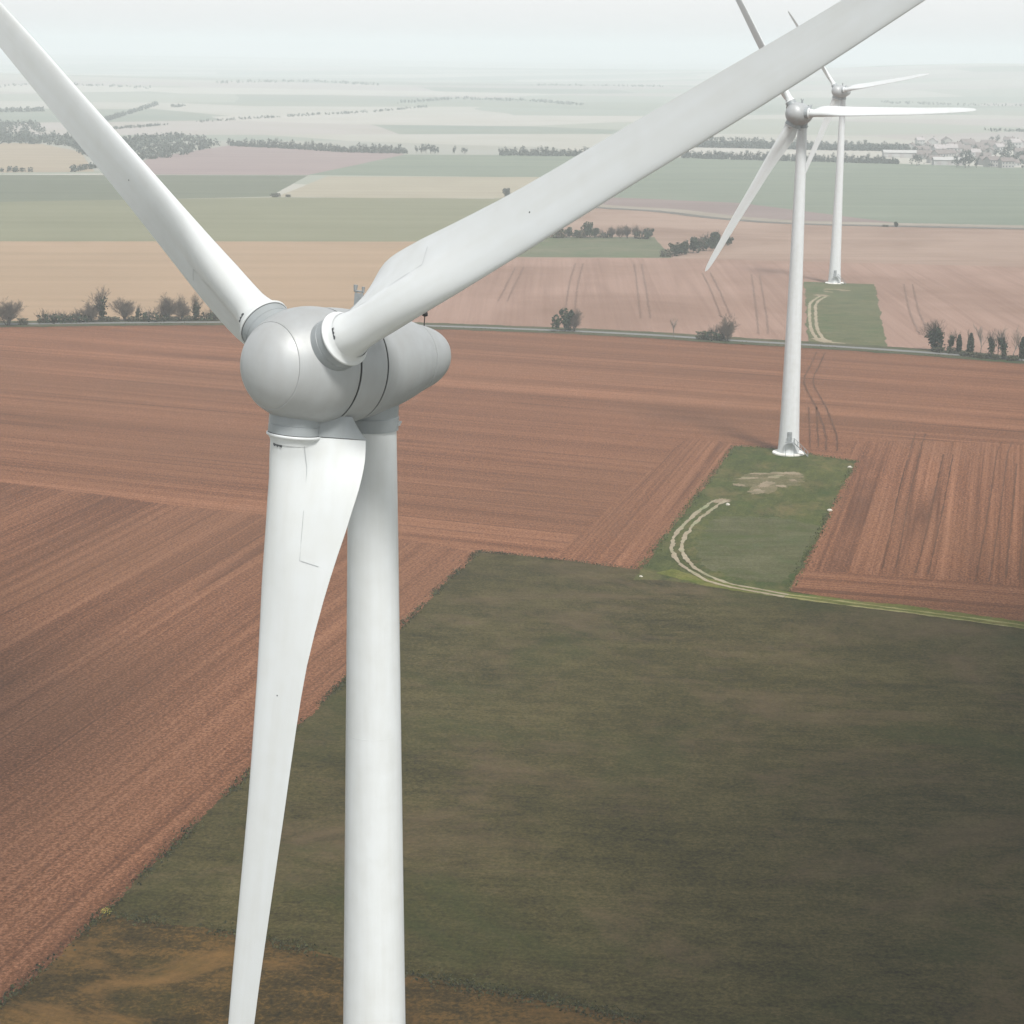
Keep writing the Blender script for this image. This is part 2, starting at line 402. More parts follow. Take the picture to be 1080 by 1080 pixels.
g2 = G(831.5, 478.5); make_turbine((g2.x, g2.y, 0), R_(28), R_(6), R_(28), 78.4, 'middle white turbine on green pad, stairs at the foot of its tower', R_(26))
g3 = G(880, 299); make_turbine((g3.x, g3.y, 0), R_(40), R_(6), R_(20), 76.7, 'smallest farthest turbine, hazy white tower behind the lane', R_(26))

# ------------------------------------------------------------------ terrain
def terrain(x, y):
    d = math.hypot(x, y)
    if d < 2600: return 0.0
    k = ss(2600, 5200, d)
    h = 16*math.sin(x*.0011+1.3)*math.sin(y*.0008+.6)+12*math.sin(x*.0006-y*.0009)+10*math.sin(y*.0017+x*.0003)
    hill = 62*math.exp(-(((x-1600)/900)**2+((y-6400)/1500)**2))
    return k*(h*.8+hill)
def ground():
    bm = bmesh.new(); rad = [0]+[60*1.12**i for i in range(52)]
    rad = [r for r in rad if r < 16000]+[18000, 20500]
    rings = []
    for r in rad:
        n = 1 if r == 0 else 144
        rings.append([bm.verts.new((r*math.sin(2*math.pi*i/n), r*math.cos(2*math.pi*i/n), terrain(r*math.sin(2*math.pi*i/n), r*math.cos(2*math.pi*i/n)))) for i in range(n)])
    for a, b in zip(rings, rings[1:]):
        for i in range(144):
            j = (i+1) % 144
            if len(a) == 1: bm.faces.new((a[0], b[j], b[i]))
            else: bm.faces.new((a[i], a[j], b[j], b[i]))
    bmesh.ops.recalc_face_normals(bm, faces=bm.faces)
    k = NT('far_farmland', .95, .05); p = k.pos()
    wv = k.n('ShaderNodeTexVoronoi'); wv.inputs['Scale'].default_value = 1.0; wv.inputs['Randomness'].default_value = .85
    nz = k.n('ShaderNodeTexNoise'); nz.inputs['Scale'].default_value = .0012; k.link(p, nz.inputs['Vector'])
    mv = k.n('ShaderNodeVectorMath', operation='MULTIPLY_ADD'); k.link(nz.outputs['Color'], mv.inputs[0]); mv.inputs[1].default_value = (260, 260, 0); k.link(p, mv.inputs[2])
    k.link(k.mapped(mv.outputs[0], R_(14), (.0017, .0030, 0)), wv.inputs['Vector'])
    sep = k.n('ShaderNodeSeparateColor'); k.link(wv.outputs['Color'], sep.inputs[0])
    col = k.ramp(sep.outputs[0], [(0, (.13, .155, .13)), (.28, (.16, .18, .145)), (.3, (.27, .265, .235)), (.52, (.31, .30, .27)), (.54, (.23, .21, .20)), (.74, (.27, .25, .235)), (.76, (.17, .195, .165)), (1, (.21, .225, .19))], 'LINEAR')  # ramp lightened and cooled: haze wash put into the field colours
    mo = k.noise(p, .008, 4); col = k.mix(k.rng(mo, .35, .7, 0, .35), col, (.20, .19, .14)); k.color(col)
    o = obj('ground', bm, k.m, smooth=True); tag(o, kind='structure')
ground()

# ------------------------------------------------------------------ fields: level sheets, each a few mm above the one below
from mathutils import noise as mnoise
def jitter_poly(pts, amp, step, rnd):
    """edge wandering at several scales, like a border worn by machines and weeds"""
    out = []; ph = rnd.uniform(0, 99)
    for a, b in zip(pts, pts[1:]+pts[:1]):
        L = (b-a).length; n = max(1, min(1100, int(L/step))); nr = Vector((-(b-a).y, (b-a).x, 0))/max(L, 1e-6)
        for i in range(n):
            t = i/n; q = a.lerp(b, t); d = t*L
            e = min(1, d/2, (L-d)/2) if L > 4 else 0
            o = (1.1*mnoise.noise((q.x*.06, q.y*.06, ph))+.7*mnoise.noise((q.x*.31, q.y*.31, ph))+.9*mnoise.noise((q.x*1.3, q.y*1.3, ph)))*amp*1.3*e
            out.append(q+nr*o)
    return out
rnd = random.Random(4)
LEVEL = [0]
def sheet(name, px, mat, amp=.35, step=4.0, level=None, world=None):
    LEVEL[0] += 1; z = .004*(level if level is not None else LEVEL[0])+.01
    pts = [G(*p) for p in px] if world is None else world
    pts = jitter_poly(pts, amp, step, rnd) if amp else pts
    bm = bmesh.new(); f = bm.faces.new([bm.verts.new((p.x, p.y, z)) for p in pts])
    f.normal_update()
    if f.normal.z < 0: f.normal_flip()
    bmesh.ops.triangulate(bm, faces=bm.faces)
    o = obj(name, bm, mat); tag(o, kind='structure'); return o
def strip(name, px, w, mat, z, jit=0.0, off=0.0, px_smooth=6):
    xs = [G(*p) for p in px]; pts = []
    for i in range(len(xs)-1):
        p0, p1, p2, p3 = xs[max(i-1, 0)], xs[i], xs[i+1], xs[min(i+2, len(xs)-1)]
        for j in range(px_smooth):
            t = j/px_smooth; pts.append(.5*(2*p1+(p2-p0)*t+(2*p0-5*p1+4*p2-p3)*t*t+(-p0+3*p1-3*p2+p3)*t**3))
    pts.append(xs[-1])
    if jit:      # finer steps so that the ragged edge reads
        q = []
        for a, b in zip(pts, pts[1:]):
            n = max(1, min(60, int((b-a).length/.8))); q += [a.lerp(b, i/n) for i in range(n)]
        pts = q+[pts[-1]]
    bm = bmesh.new(); prev = None
    for i, p in enumerate(pts):
        d = (pts[min(i+1, len(pts)-1)]-pts[max(i-1, 0)]).normalized(); nr = Vector((-d.y, d.x, 0))
        ja = 1.6*jit*(mnoise.noise((p.x*.22, p.y*.22, off+3))+.8*mnoise.noise((p.x*.9, p.y*.9, off+9))); jb = 1.6*jit*(mnoise.noise((p.x*.22, p.y*.22, off+31))+.8*mnoise.noise((p.x*.9, p.y*.9, off+57)))
        a = p+nr*(off+w/2+ja); b = p+nr*(off-w/2+jb)
        cur = (bm.verts.new((a.x, a.y, z)), bm.verts.new((b.x, b.y, z)))
        if prev: bm.faces.new((prev[0], prev[1], cur[1], cur[0]))
        prev = cur
    bmesh.ops.recalc_face_normals(bm, faces=bm.faces)
    for f in bm.faces:
        if f.normal.z < 0: f.normal_flip()
    o = obj(name, bm, mat); tag(o, kind='structure'); return o

A_left = R_(75.5); A_head = heading((505, 582), (675, 601)); A_pad = heading((675, 601), (775, 471))
A_right = heading((932, 596), (967, 463)); A_x = heading((0, 420), (250, 419)); A_vert = heading((640, 340), (628, 285))
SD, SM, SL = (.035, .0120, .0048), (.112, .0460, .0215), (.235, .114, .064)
def soil(n, a, s, shade=1.17, **k):      # shade put into the colour: the slanting piece is darker than the rest
    return mat_plough(n, a, *[tuple(c*shade for c in q) for q in (SD, SM, SL)], s, **k)
# far bands, farthest first; pale soils carry some haze in their colour
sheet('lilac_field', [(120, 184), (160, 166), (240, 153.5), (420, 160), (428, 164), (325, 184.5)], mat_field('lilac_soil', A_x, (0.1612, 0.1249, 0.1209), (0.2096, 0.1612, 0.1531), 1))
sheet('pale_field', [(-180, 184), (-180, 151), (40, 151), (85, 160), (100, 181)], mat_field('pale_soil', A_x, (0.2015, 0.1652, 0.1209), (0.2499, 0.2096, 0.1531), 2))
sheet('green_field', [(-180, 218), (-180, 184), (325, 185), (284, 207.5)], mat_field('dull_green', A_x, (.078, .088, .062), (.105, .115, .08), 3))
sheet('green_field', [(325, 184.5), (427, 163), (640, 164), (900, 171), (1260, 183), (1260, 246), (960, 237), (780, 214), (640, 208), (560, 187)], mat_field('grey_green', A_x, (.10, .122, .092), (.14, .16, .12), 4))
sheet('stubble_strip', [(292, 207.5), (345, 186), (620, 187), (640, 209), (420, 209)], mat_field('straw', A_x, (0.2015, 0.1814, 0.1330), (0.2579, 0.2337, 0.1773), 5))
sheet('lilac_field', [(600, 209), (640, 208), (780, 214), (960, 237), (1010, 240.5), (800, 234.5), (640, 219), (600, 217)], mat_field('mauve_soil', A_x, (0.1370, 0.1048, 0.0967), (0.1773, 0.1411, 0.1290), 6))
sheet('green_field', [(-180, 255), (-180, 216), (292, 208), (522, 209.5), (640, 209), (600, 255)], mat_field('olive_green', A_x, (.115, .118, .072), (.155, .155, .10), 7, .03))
sheet('ploughed_field', [(470, 256), (600, 219), (640, 219), (800, 234), (1010, 240), (1260, 246), (1260, 300), (700, 275), (480, 275)], mat_plough('pale_plough', A_x, (0.1612, 0.1088, 0.0806), (0.2176, 0.1531, 0.1169), (0.2740, 0.2015, 0.1612), 8, .5))
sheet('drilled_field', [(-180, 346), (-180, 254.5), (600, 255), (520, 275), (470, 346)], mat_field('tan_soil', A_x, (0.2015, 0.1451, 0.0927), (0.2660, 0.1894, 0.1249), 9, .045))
sheet('ploughed_field', [(380, 348), (505, 273), (705, 272.5), (1260, 286), (1260, 400), (880, 370), (600, 352)], mat_plough('rose_plough', A_vert, (0.1531, 0.0927, 0.0685), (0.2136, 0.1370, 0.1048), (0.2660, 0.1814, 0.1411), 10, .45))
sheet('green_field', [(500, 271), (545, 249.5), (690, 250), (708, 272)], mat_grass('mid_grass', A_x, (.05, .062, .034), (.085, .095, .055), (.125, .125, .08), (.14, .125, .085), 11, .7))
# the large red ploughland in front of the lane and its separately worked pieces
sheet('ploughed_field', [(-200, 343), (230, 341), (450, 345), (600, 350), (760, 359), (1080, 381), (1260, 394), (1260, 700), (675, 620), (200, 1000), (-350, 1400)], soil('red_plough', A_head, 12, contrast=1.1), 0)
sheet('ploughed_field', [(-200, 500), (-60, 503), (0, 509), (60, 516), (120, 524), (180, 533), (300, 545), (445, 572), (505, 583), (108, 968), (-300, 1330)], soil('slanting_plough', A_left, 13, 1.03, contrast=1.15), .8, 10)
sheet('ploughed_field', [(575, 596), (655, 525), (725, 462), (772, 468), (778, 474), (676, 604)], soil('pad_edge_plough', A_pad, 14, contrast=1.1), .8, 8)
sheet('ploughed_field', [(903, 488), (900, 466), (1000, 466), (1260, 478), (1260, 690), (835, 623)], soil('right_plough', A_right, 15, 1.18, contrast=1.15), .8, 8)
sheet('ploughed_field', [(842, 602), (1000, 612), (1260, 632), (1260, 700), (835, 624)], soil('headland_plough', heading((842, 602), (1080, 620)), 16), .8, 8)
# grass
GD, GM, GL = (.009, .0082, .0017), (.040, .0335, .0100), (.080, .066, .027)
A_g = heading((500, 760), (800, 775))
sheet('grass_field', [(108, 967), (505, 582), (590, 591), (675, 601), (690, 598), (835, 624), (950, 640), (1080, 658), (1300, 690), (1500, 1350), (820, 1110), (680, 1082), (430, 1033), (240, 988)],
      mat_grass('pasture', A_g, GD, GM, GL, (.092, .063, .036), 17, .55, 1.0, .25, 1.1), .42, .45)
sheet('rough_grass', [(-380, 1400), (0, 1061), (108, 964), (240, 983), (430, 1028), (680, 1077), (820, 1104), (1300, 1260), (400, 1500)],
      mat_grass('rusty_grass', A_g, (.008, .007, .0015), (.040, .026, .007), (.11, .062, .017), (.15, .082, .026), 18, .7, 1.6, .3, 1.15), .42, .45)
PADM = mat_grass('pad_grass', A_pad, (.016, .022, .005), (.044, .052, .013), (.088, .086, .026), (.125, .092, .042), 20, .6, 2.6)
sheet('grass_pad', [(668, 612), (676, 601), (775, 471), (812, 473), (903, 487), (832, 624), (760, 620), (700, 612)], PADM, .42, .45)
sheet('gravel_pad', [(735, 585), (748, 553), (772, 545), (835, 548), (868, 556), (848, 596), (825, 616), (780, 610), (745, 600)], mat_grass('mossy_gravel', A_x, (.030, .034, .010), (.062, .062, .026), (.10, .096, .052), (.040, .054, .012), 21, .85, 2.5), 1.3, .7)
BARE = mat_grass('bare_earth', A_x, (0.117, 0.093, 0.059), (0.186, 0.149, 0.100), (0.248, 0.207, 0.145), (0.059, 0.065, 0.027), 22, .75, 3.5)
def blob(px, py, rx, ry, turn, seed, mat=None):
    c = G(px, py); pts = []
    for i in range(90):
        t = 2*math.pi*i/90; e = 1+.55*mnoise.noise((1.3*math.cos(t), 1.3*math.sin(t), seed*3.7))+.35*mnoise.noise((5*math.cos(t), 5*math.sin(t), seed*9.1))+.2*mnoise.noise((15*math.cos(t), 15*math.sin(t), seed))
        x, y = rx*e*math.cos(t), ry*e*math.sin(t)
        pts.append(Vector((c.x+x*math.cos(turn)-y*math.sin(turn), c.y+x*math.sin(turn)+y*math.cos(turn), 0)))
    sheet('bare_patch', None, mat or BARE, 0, world=pts)
SCUFF = mat_grass('scuffed_grass', A_x, (.045, .046, .016), (.095, .083, .042), (.165, .132, .08), (.055, .062, .018), 33, .6, 3.2)
blob(811, 507, 7.5, 9.5, -.5, 70, SCUFF); blob(826, 502, 5.0, 4.0, 0, 71, SCUFF); blob(864, 312, 5, 9, .2, 73, SCUFF)
for k, (x, y, rx, ry, tn) in enumerate([(829, 499.5, 3.4, 1.5, -.2), (818, 503, 2.2, 1.2, .9), (808, 511, 1.3, 3.8, -.5), (798, 519, 1.6, 2.2, -.4), (788, 505, 2.4, 1.0, .3), (800, 500, 3.0, .8, .1), (779, 512, 1.0, 1.6, .5), (824, 513, 1.0, 1.5, 0), (762, 529, 2.2, 1.6, .6), (836, 507, .8, 1.2, 0)]):
    blob(x, y, rx, ry, tn, k+1)
VERGE = mat_grass('yellowed_verge', A_g, (.04, .05, .008), (.075, .082, .014), (.13, .12, .03), (.15, .12, .045), 23, .5, 3)
strip('track_verge', [(700, 603), (760, 618), (836, 629), (960, 644), (1080, 660), (1280, 688)], 4.2, VERGE, .155, .5)
TRACK = mat_grass('pale_track', A_g, (0.165, 0.133, 0.089), (0.234, 0.197, 0.140), (0.298, 0.260, 0.190), (0.126, 0.114, 0.057), 24, .35, 4)
tr2 = [(760, 528), (741, 541), (722, 559), (714, 574), (718, 590), (735, 604), (765, 617), (830, 629), (905, 639), (1000, 651), (1120, 668)]
for s in (-.95, .95): strip('farm_track', tr2[:8], .8, TRACK, .170, .28, s)
YTRACK = mat_grass('worn_yellow_track', A_g, (0.130, 0.122, 0.049), (0.203, 0.187, 0.081), (0.260, 0.235, 0.122), (0.081, 0.089, 0.032), 25, .5, 4)
for s in (-.95, .95): strip('farm_track', tr2[7:], .65, YTRACK, .170, .28, s)
PAD3 = mat_grass('far_pad_grass', A_x, (.040, .050, .022), (.070, .078, .036), (.105, .105, .055), (.125, .105, .06), 26, .6, 2)
sheet('grass_pad', [(848, 297.5), (922, 300), (936, 367), (852, 362.5)], PAD3, .6, 4)
for s in (-1.1, 1.1): strip('farm_track', [(868, 313), (858, 320), (857, 332), (859, 348), (866, 359)], 1.1, TRACK, .174, .25, s)
strip('farm_track', [(862, 357), (872, 361), (884, 363), (905, 366.5)], 4.5, TRACK, .178, .5)
for k, (x, y, rx, ry, tn) in enumerate([(866, 312, 2.5, 4, .2), (880, 305.5, 3.5, 2.5, .1), (890, 306.5, 2.2, 3, 0), (873, 308, 1.5, 3, .4)]): blob(x, y, rx, ry, tn, k+40)
# lane with verges
lane = [(-200, 343.5), (0, 342.3), (120, 341), (225, 340.3), (330, 341), (450, 344), (600, 349.5), (700, 354.5), (760, 358.8), (880, 365.8), (980, 372.5), (1080, 380.5), (1250, 394)]
LV = mat_grass('lane_verge', A_x, (0.0280, 0.0336, 0.0140), (0.0504, 0.0532, 0.0280), (0.0784, 0.0756, 0.0448), (0.0952, 0.0728, 0.0448), 27, .5, 2)
strip('lane_verge', lane, 15.0, LV, .182, .7)
k_ = NT('lane_asphalt', .9, .15); pp = k_.pos(); k_.color(k_.mix(k_.noise(pp, .5, 5, .7), (.10, .10, .098), (.17, .17, .165)))
strip('country_lane', lane, 3.6, k_.m, .190)
far_lane = [(560, 212), (635, 218.5), (700, 222.5), (760, 229.5), (830, 234.7), (930, 237.5), (1260, 244)]
strip('stubble_strip', far_lane, 17, mat_field('pale_margin', A_x, (.17, .15, .12), (.22, .195, .16), 28), .160, 1.0, 7)
strip('country_lane', far_lane, 9, mat_field('dark_lane', A_x, (.09, .085, .075), (.12, .115, .10), 29), .165, .8, -6)
# wheel marks in the ploughland
RUT = mat_plough('wheel_rut_soil', A_right, (.045, .0195, .010), (.078, .035, .018), (.125, .060, .034), 30)
def ruts(px, w, z, gap, j=.12):
    for s in (-gap, gap): strip('wheel_rut', px, w, RUT, z, j, s)
ruts([(866, 372), (860, 385), (853, 400), (856, 412), (866, 430), (873, 448), (877, 462), (877, 476)], .45, .20, 1.3)
ruts([(857, 430), (858, 450), (859, 472)], .35, .20, 1.0)
ruts([(971, 458), (966, 474), (954, 520), (946, 560), (938, 600)], .27, .21, 1.2)
ruts([(1062, 467), (1057, 480), (1050, 530), (1043, 575), (1036, 614)], .27, .21, 1.2)
ruts([(1000, 480), (990, 530), (980, 575), (972, 606)], .28, .21, 1.1)
ruts([(1078, 490), (1074, 540), (1068, 612)], .36, .21, 1.2)
RUT2 = mat_plough('pale_wheel_rut', A_vert, (.125, .080, .061), (.165, .107, .083), (.21, .14, .11), 31)
for px in ([(673, 279), (677, 305), (681, 336)], [(745, 288), (755, 308), (766, 335)], [(611, 278), (605, 300), (601, 330)], [(548, 282), (530, 318)], [(797, 290), (803, 330), (805, 352)], [(958, 300), (965, 330), (975, 352)]):
    for s in (-1.7, 1.7): strip('wheel_rut', px, .6, RUT2, .196, .2, s)

# ------------------------------------------------------------------ trees and shrubs
BARK = mat_plain('bark', (.085, .07, .055), .9, .35, .6); BARKP = mat_plain('pale_bark', (.17, .15, .125), .9, .3, .6)
TWIG = mat_plain('twigs', (.095, .075, .055), .95, .3, .4); TWIGD = mat_plain('dark_twigs', (.045, .04, .031), .95, .3, .4)
def mat_leaf(name, a, b):
    k = NT(name, .7, .2); oi = k.n('ShaderNodeNewGeometry').outputs['Random Per Island']
    k.color(k.mix(oi, a, b)); return k.m
IVY = mat_leaf('ivy_leaves', (.010, .017, .008), (.03, .042, .018)); EVER = mat_leaf('evergreen_leaves', (.011, .021, .010), (.036, .054, .024))
SCRUB = mat_leaf('scrub_leaves', (.035, .042, .022), (.085, .085, .05)); FAR = mat_leaf('far_tree_leaves', (.035, .046, .038), (.085, .098, .08))  # far leaves lightened, part of the haze put into their colour
def quad(bm, c, s, rg):
    a = Vector((rg.gauss(0, 1), rg.gauss(0, 1), rg.gauss(0, 1))).normalized(); b = a.orthogonal().normalized(); c2 = a.cross(b)
    t = rg.uniform(0, 6.28); e = b*math.cos(t)+c2*math.sin(t); f = a.cross(e)
    bm.faces.new([bm.verts.new(Vector(c)+e*s*x+f*s*y*.8) for x, y in ((-.5, -.4), (.5, -.5), (.55, .4), (-.45, .5))])
def grow(rg, bmT, bmC, bmL, p, d, L, rad, lvl, maxl, ivy, spread):
    n = 3 if lvl < 2 else 2; q = p; dd = d.copy(); seg = L/n
    for i in range(n):
        dd = (dd+Vector((rg.gauss(0, .12), rg.gauss(0, .12), rg.gauss(.06, .06)))).normalized()
        q2 = q+dd*seg; ra = rad*(1-.28*i/n); rb = rad*(1-.28*(i+1)/n)
        bm_tube(bmT if lvl < 2 else bmC, q, q2, ra, rb, 5 if lvl == 0 else (4 if lvl == 1 else 3), False)
        if ivy and bmL is not None and lvl <= 1:
            for _ in range(int(95*ivy if lvl == 0 else 34*ivy)):
                t = rg.random(); off = Vector((rg.gauss(0, 1), rg.gauss(0, 1), rg.gauss(0, .6)))*(rad*1.3+.35)
                quad(bmL, q.lerp(q2, t)+off, rg.uniform(.35, .75), rg)
        q = q2
        if lvl < maxl and (i >= 1 or lvl > 0 or spread > .7):
            for _ in range((3, 2, 2, 3)[lvl]):
                ax = dd.orthogonal().normalized(); ax.rotate(Matrix.Rotation(rg.uniform(0, 6.28), 3, dd))
                nd = (dd*rg.uniform(.75, 1.1)+ax*spread*rg.uniform(.55, 1.1)+Vector((0, 0, .12))).normalized()
                grow(rg, bmT, bmC, bmL, q.copy(), nd, L*rg.uniform(.55, .75), max(.02, rad*.46), lvl+1, maxl, ivy, spread)
def norm_meshes(bms, H):
    zs = [v.co.z for b in bms if b for v in b.verts]; s = H/max(zs)
    for b in bms:
        if b:
            for v in b.verts: v.co *= s
def tree_proto(name, seed, H, kind):
    rg = random.Random(seed); bt, bc, bl = bmesh.new(), bmesh.new(), bmesh.new()
    bark, tw, leaf = BARK, TWIG, IVY
    if kind == 'bare':
        for i in range(4):
            t = rg.uniform(0, 1)+i*1.57; q = .35 if i else 0
            grow(rg, bt, bc, bl, Vector((q*math.cos(t), q*math.sin(t), 0)), Vector((.42*math.cos(t)*(i > 0), .42*math.sin(t)*(i > 0), 1)).normalized(), H*(.36 if i == 0 else .28), H*.017, 0, 4, 0, .8)
    elif kind == 'pale': bark, tw = BARKP, BARKP; grow(rg, bt, bc, bl, Vector(), Vector((0, 0, 1)), H*.4, H*.014, 0, 3, 0, .55)
    elif kind == 'ivy':
        tw = TWIGD; grow(rg, bt, bc, bl, Vector(), Vector((rg.uniform(-.08, .08), 0, 1)), H*.5, H*.024, 0, 3, 1.0, .34)
    elif kind == 'ivybare':
        grow(rg, bt, bc, bl, Vector(), Vector((.05, 0, 1)), H*.40, H*.024, 0, 4, .7, .62)
    elif kind == 'column':
        grow(rg, bt, bc, bl, Vector(), Vector((0, 0, 1)), H*.62, H*.022, 0, 2, 0, .25)
        for i in range(900):
            z = rg.uniform(.12, 1)**.9*H; w = H*.17*math.sin(math.pi*min(1, .12+.86*z/H))**.7*rg.uniform(.3, 1.05)
            t = rg.uniform(0, 6.28); quad(bl, (w*math.cos(t), w*math.sin(t), z), rg.uniform(.4, .85), rg)
    elif kind in ('thicket', 'scrub'):
        if kind == 'scrub': leaf = SCRUB
        tw = TWIGD if rg.random() < .5 else TWIG
        for i in range(9):
            t = rg.uniform(0, 6.28); q = rg.uniform(0, H*.45)
            grow(rg, bt, bc, None, Vector((q*math.cos(t), q*math.sin(t), 0)), Vector((.35*math.cos(t), .35*math.sin(t), 1)).normalized(), H*.45*rg.uniform(.6, 1), H*.016, 1, 3, 0, .5)
        for i in range(260 if kind == 'scrub' else 120):
            t = rg.uniform(0, 6.28); q = H*.6*math.sqrt(rg.random()); z = rg.uniform(.03, .42 if kind == 'thicket' else .75)*H
            quad(bl, (q*math.cos(t), q*math.sin(t), z), rg.uniform(.3, .7), rg)
    elif kind in ('ever', 'round'):
        leaf = EVER if kind == 'ever' else FAR
        grow(rg, bt, bc, None, Vector(), Vector((0, 0, 1)), H*.42, H*.025, 0, 3, 0, .55)
        cl = [(Vector((rg.gauss(0, .22)*H, rg.gauss(0, .22)*H, (rg.uniform(.22, .86))*H)), rg.uniform(.12, .24)*H) for _ in range(15)]
        for c, rr in cl:
            for i in range(95):
                v = Vector((rg.gauss(0, 1), rg.gauss(0, 1), rg.gauss(0, 1))).normalized()*rr*rg.uniform(.6, 1.05)
                if (c+v).z > .05*H: quad(bl, c+v, rg.uniform(.4, .85), rg)
    norm_meshes([bt, bc, bl], H)
    root = empty(name, (0, 0, 0))
    obj('trunk', bt, bark, root)
    if len(bc.verts):
        obj('twigs' if kind in ('ever', 'round', 'column') else 'crown', bc, tw, root)
    else: bc.free()
    if len(bl.verts): obj('ivy' if kind.startswith('ivy') else 'foliage' if kind in ('thicket', 'scrub') else 'crown', bl, leaf, root)
    else: bl.free()
    return root
PROTO = {}
def plant(kind, px, py, hpx, label, cat='tree', group=None, name=None, wide=1.0, var=0):
    H = hpx*m_per_px(py); key = (kind, var)
    base = {'thicket': 4.5, 'scrub': 4.0, 'ever': 9, 'round': 9, 'bare': 11, 'pale': 9, 'ivy': 11, 'ivybare': 12, 'column': 10}[kind]
    nm = name or {'thicket': 'bare_shrub', 'scrub': 'shrub', 'ever': 'evergreen_shrub', 'round': 'round_tree', 'bare': 'bare_tree', 'pale': 'bare_tree', 'ivy': 'ivy_clad_tree', 'ivybare': 'ivy_clad_tree', 'column': 'ivy_clad_tree'}[kind]
    if key not in PROTO:
        PROTO[key] = tree_proto(nm, hash(kind) % 1000*0+sum(map(ord, kind))*7+var*31, base, kind); o = PROTO[key]
        o['used'] = 1
    else:
        o = copy_tree(PROTO[key]); o.name = nm
    for k in ('label', 'category', 'group', 'used'):
        if k in o: del o[k]
    g = G(px, py); s = H/base; o.location = (g.x, g.y, 0); o.scale = (s*wide, s*wide, s); o.rotation_euler = (0, 0, rnd.uniform(0, 6.28))
    tag(o, label, cat, group); return o
GL_ = 'bare hedgerow along the lane at left'
plant('bare', 8, 343.5, 31, 'round bare tree cut by the left edge of the picture, beside the lane', group=GL_, wide=1.25)
plant('scrub', 24, 343, 8, 'low dark bush right of the tree at the left edge', 'shrub', GL_)
plant('thicket', 53, 340.5, 15, 'leftmost bare bush of the hedge row beside the lane', 'shrub', GL_, wide=1.2)
plant('thicket', 64, 340.5, 14, 'second bare bush from the left in the lane hedge', 'shrub', GL_, var=1, wide=1.2)
plant('thicket', 76, 340, 14, 'third bare bush from the left in the lane hedge', 'shrub', GL_, wide=1.1)
plant('thicket', 86, 340, 17, 'bare bush touching the tallest hedge tree on its left', 'shrub', GL_, var=1)
plant('bare', 97, 339.5, 25, 'spreading bare tree just left of the tallest hedge tree', 'tree', GL_, var=1, wide=1.1)
plant('ivybare', 108, 339, 38, 'tallest tree of the left hedge, ivy trunk and bare thin top', 'tree', GL_, wide=1.0)
plant('bare', 131, 339, 27, 'dome shaped bare tree right of the tallest hedge tree', 'tree', GL_, var=2, wide=1.15)
plant('ivy', 145, 339, 20, 'small leaning dark ivy covered tree beside the dome shaped tree', 'tree', GL_)
plant('thicket', 163, 339, 16, 'low bare bush left of the grove behind the left blade', 'shrub', GL_, wide=1.2)
plant('bare', 178, 338.5, 31, 'left tree of the three bare trees behind the left blade', 'tree', GL_)
plant('bare', 191, 338.5, 29, 'middle tree of the three bare trees behind the left blade', 'tree', GL_, var=1, wide=.9)
plant('ivybare', 206, 338.5, 32, 'right tree of the three bare trees behind the left blade', 'tree', GL_, var=1, wide=.95)
plant('thicket', 217, 338, 15, 'bare bush at the blade edge in the left hedge', 'shrub', GL_, var=1, wide=1.2)
plant('scrub', 229, 338, 10, 'last low dark bush of the left hedge, beside the left blade', 'shrub', GL_, wide=1.2)
for i, (x, y) in enumerate([(112, 339.5), (120, 339.5), (140, 339.3), (152, 339.3), (172, 339), (184, 339), (198, 338.8), (46, 340.8), (70, 340.5), (93, 340)]):
    plant('scrub', x, y, 6, 'low dark undergrowth bush at the foot of the left hedge trees', 'shrub', 'undergrowth bushes in the left hedge', var=i % 2, wide=1.5)
plant('ever', 596, 350, 26, 'dark green bush beside the lane, left half of the lone pair', 'shrub', wide=.78, var=1)
plant('bare', 606, 350, 27, 'bare brown tree growing into the lone dark green bush', 'tree', var=2, wide=.72)
plant('pale', 710, 355.5, 24, 'thin pale bare tree standing alone by the lane', 'tree')
plant('scrub', 741, 358.5, 10, 'low dark bush left of the round bare tree by the lane', 'shrub', wide=1.1)
plant('thicket', 753, 358.8, 17, 'bare bush between low bush and round tree by the lane', 'shrub')
plant('bare', 767, 360, 31, 'round dense bare tree by the lane beside the middle turbine', 'tree', wide=.95, var=1)
plant('scrub', 758, 359, 8, 'dark bush at the foot of the round dense bare tree', 'shrub', wide=1.3)
GR = 'ivy clad trees along the lane at right'
plant('ivybare', 986, 371, 37, 'leftmost ivy tree of the right row, wide bare branches', 'tree', GR, wide=1.2)
plant('ivy', 993, 371.5, 38, 'tall forked ivy tree, second from left in the right row', 'tree', GR, var=1, wide=.85)
plant('ivy', 1000, 372, 25, 'short leaning ivy tree, third from left in the right row', 'tree', GR, var=2)
plant('column', 1011, 373.5, 27, 'dark pillar of ivy standing free, fourth in the right row', 'tree', GR, wide=.85)
plant('column', 1023, 376, 31, 'pointed dark ivy pillar, fifth in the right row', 'tree', GR, var=1, wide=.9)
plant('pale', 1034, 376, 36, 'grey bare tree between pointed ivy pillar and broad ivy tree', 'tree', GR, var=1)
plant('ivy', 1045, 378.5, 33, 'broad ivy tree with two heads, right of the grey bare tree', 'tree', GR, wide=1.05)
plant('pale', 1052, 378, 38, 'tall grey bare tree behind the ivy trees at right', 'tree', GR, var=2, wide=1.1)
plant('ivy', 1059, 379.5, 33, 'leaning ivy tree second from the right edge', 'tree', GR, var=1, wide=1.0)
plant('pale', 1067, 379, 38, 'grey bare tree nearest to the right edge', 'tree', GR)
plant('column', 1078, 381.5, 34, 'dark ivy pillar cut by the right edge of the picture', 'tree', GR, wide=.9)
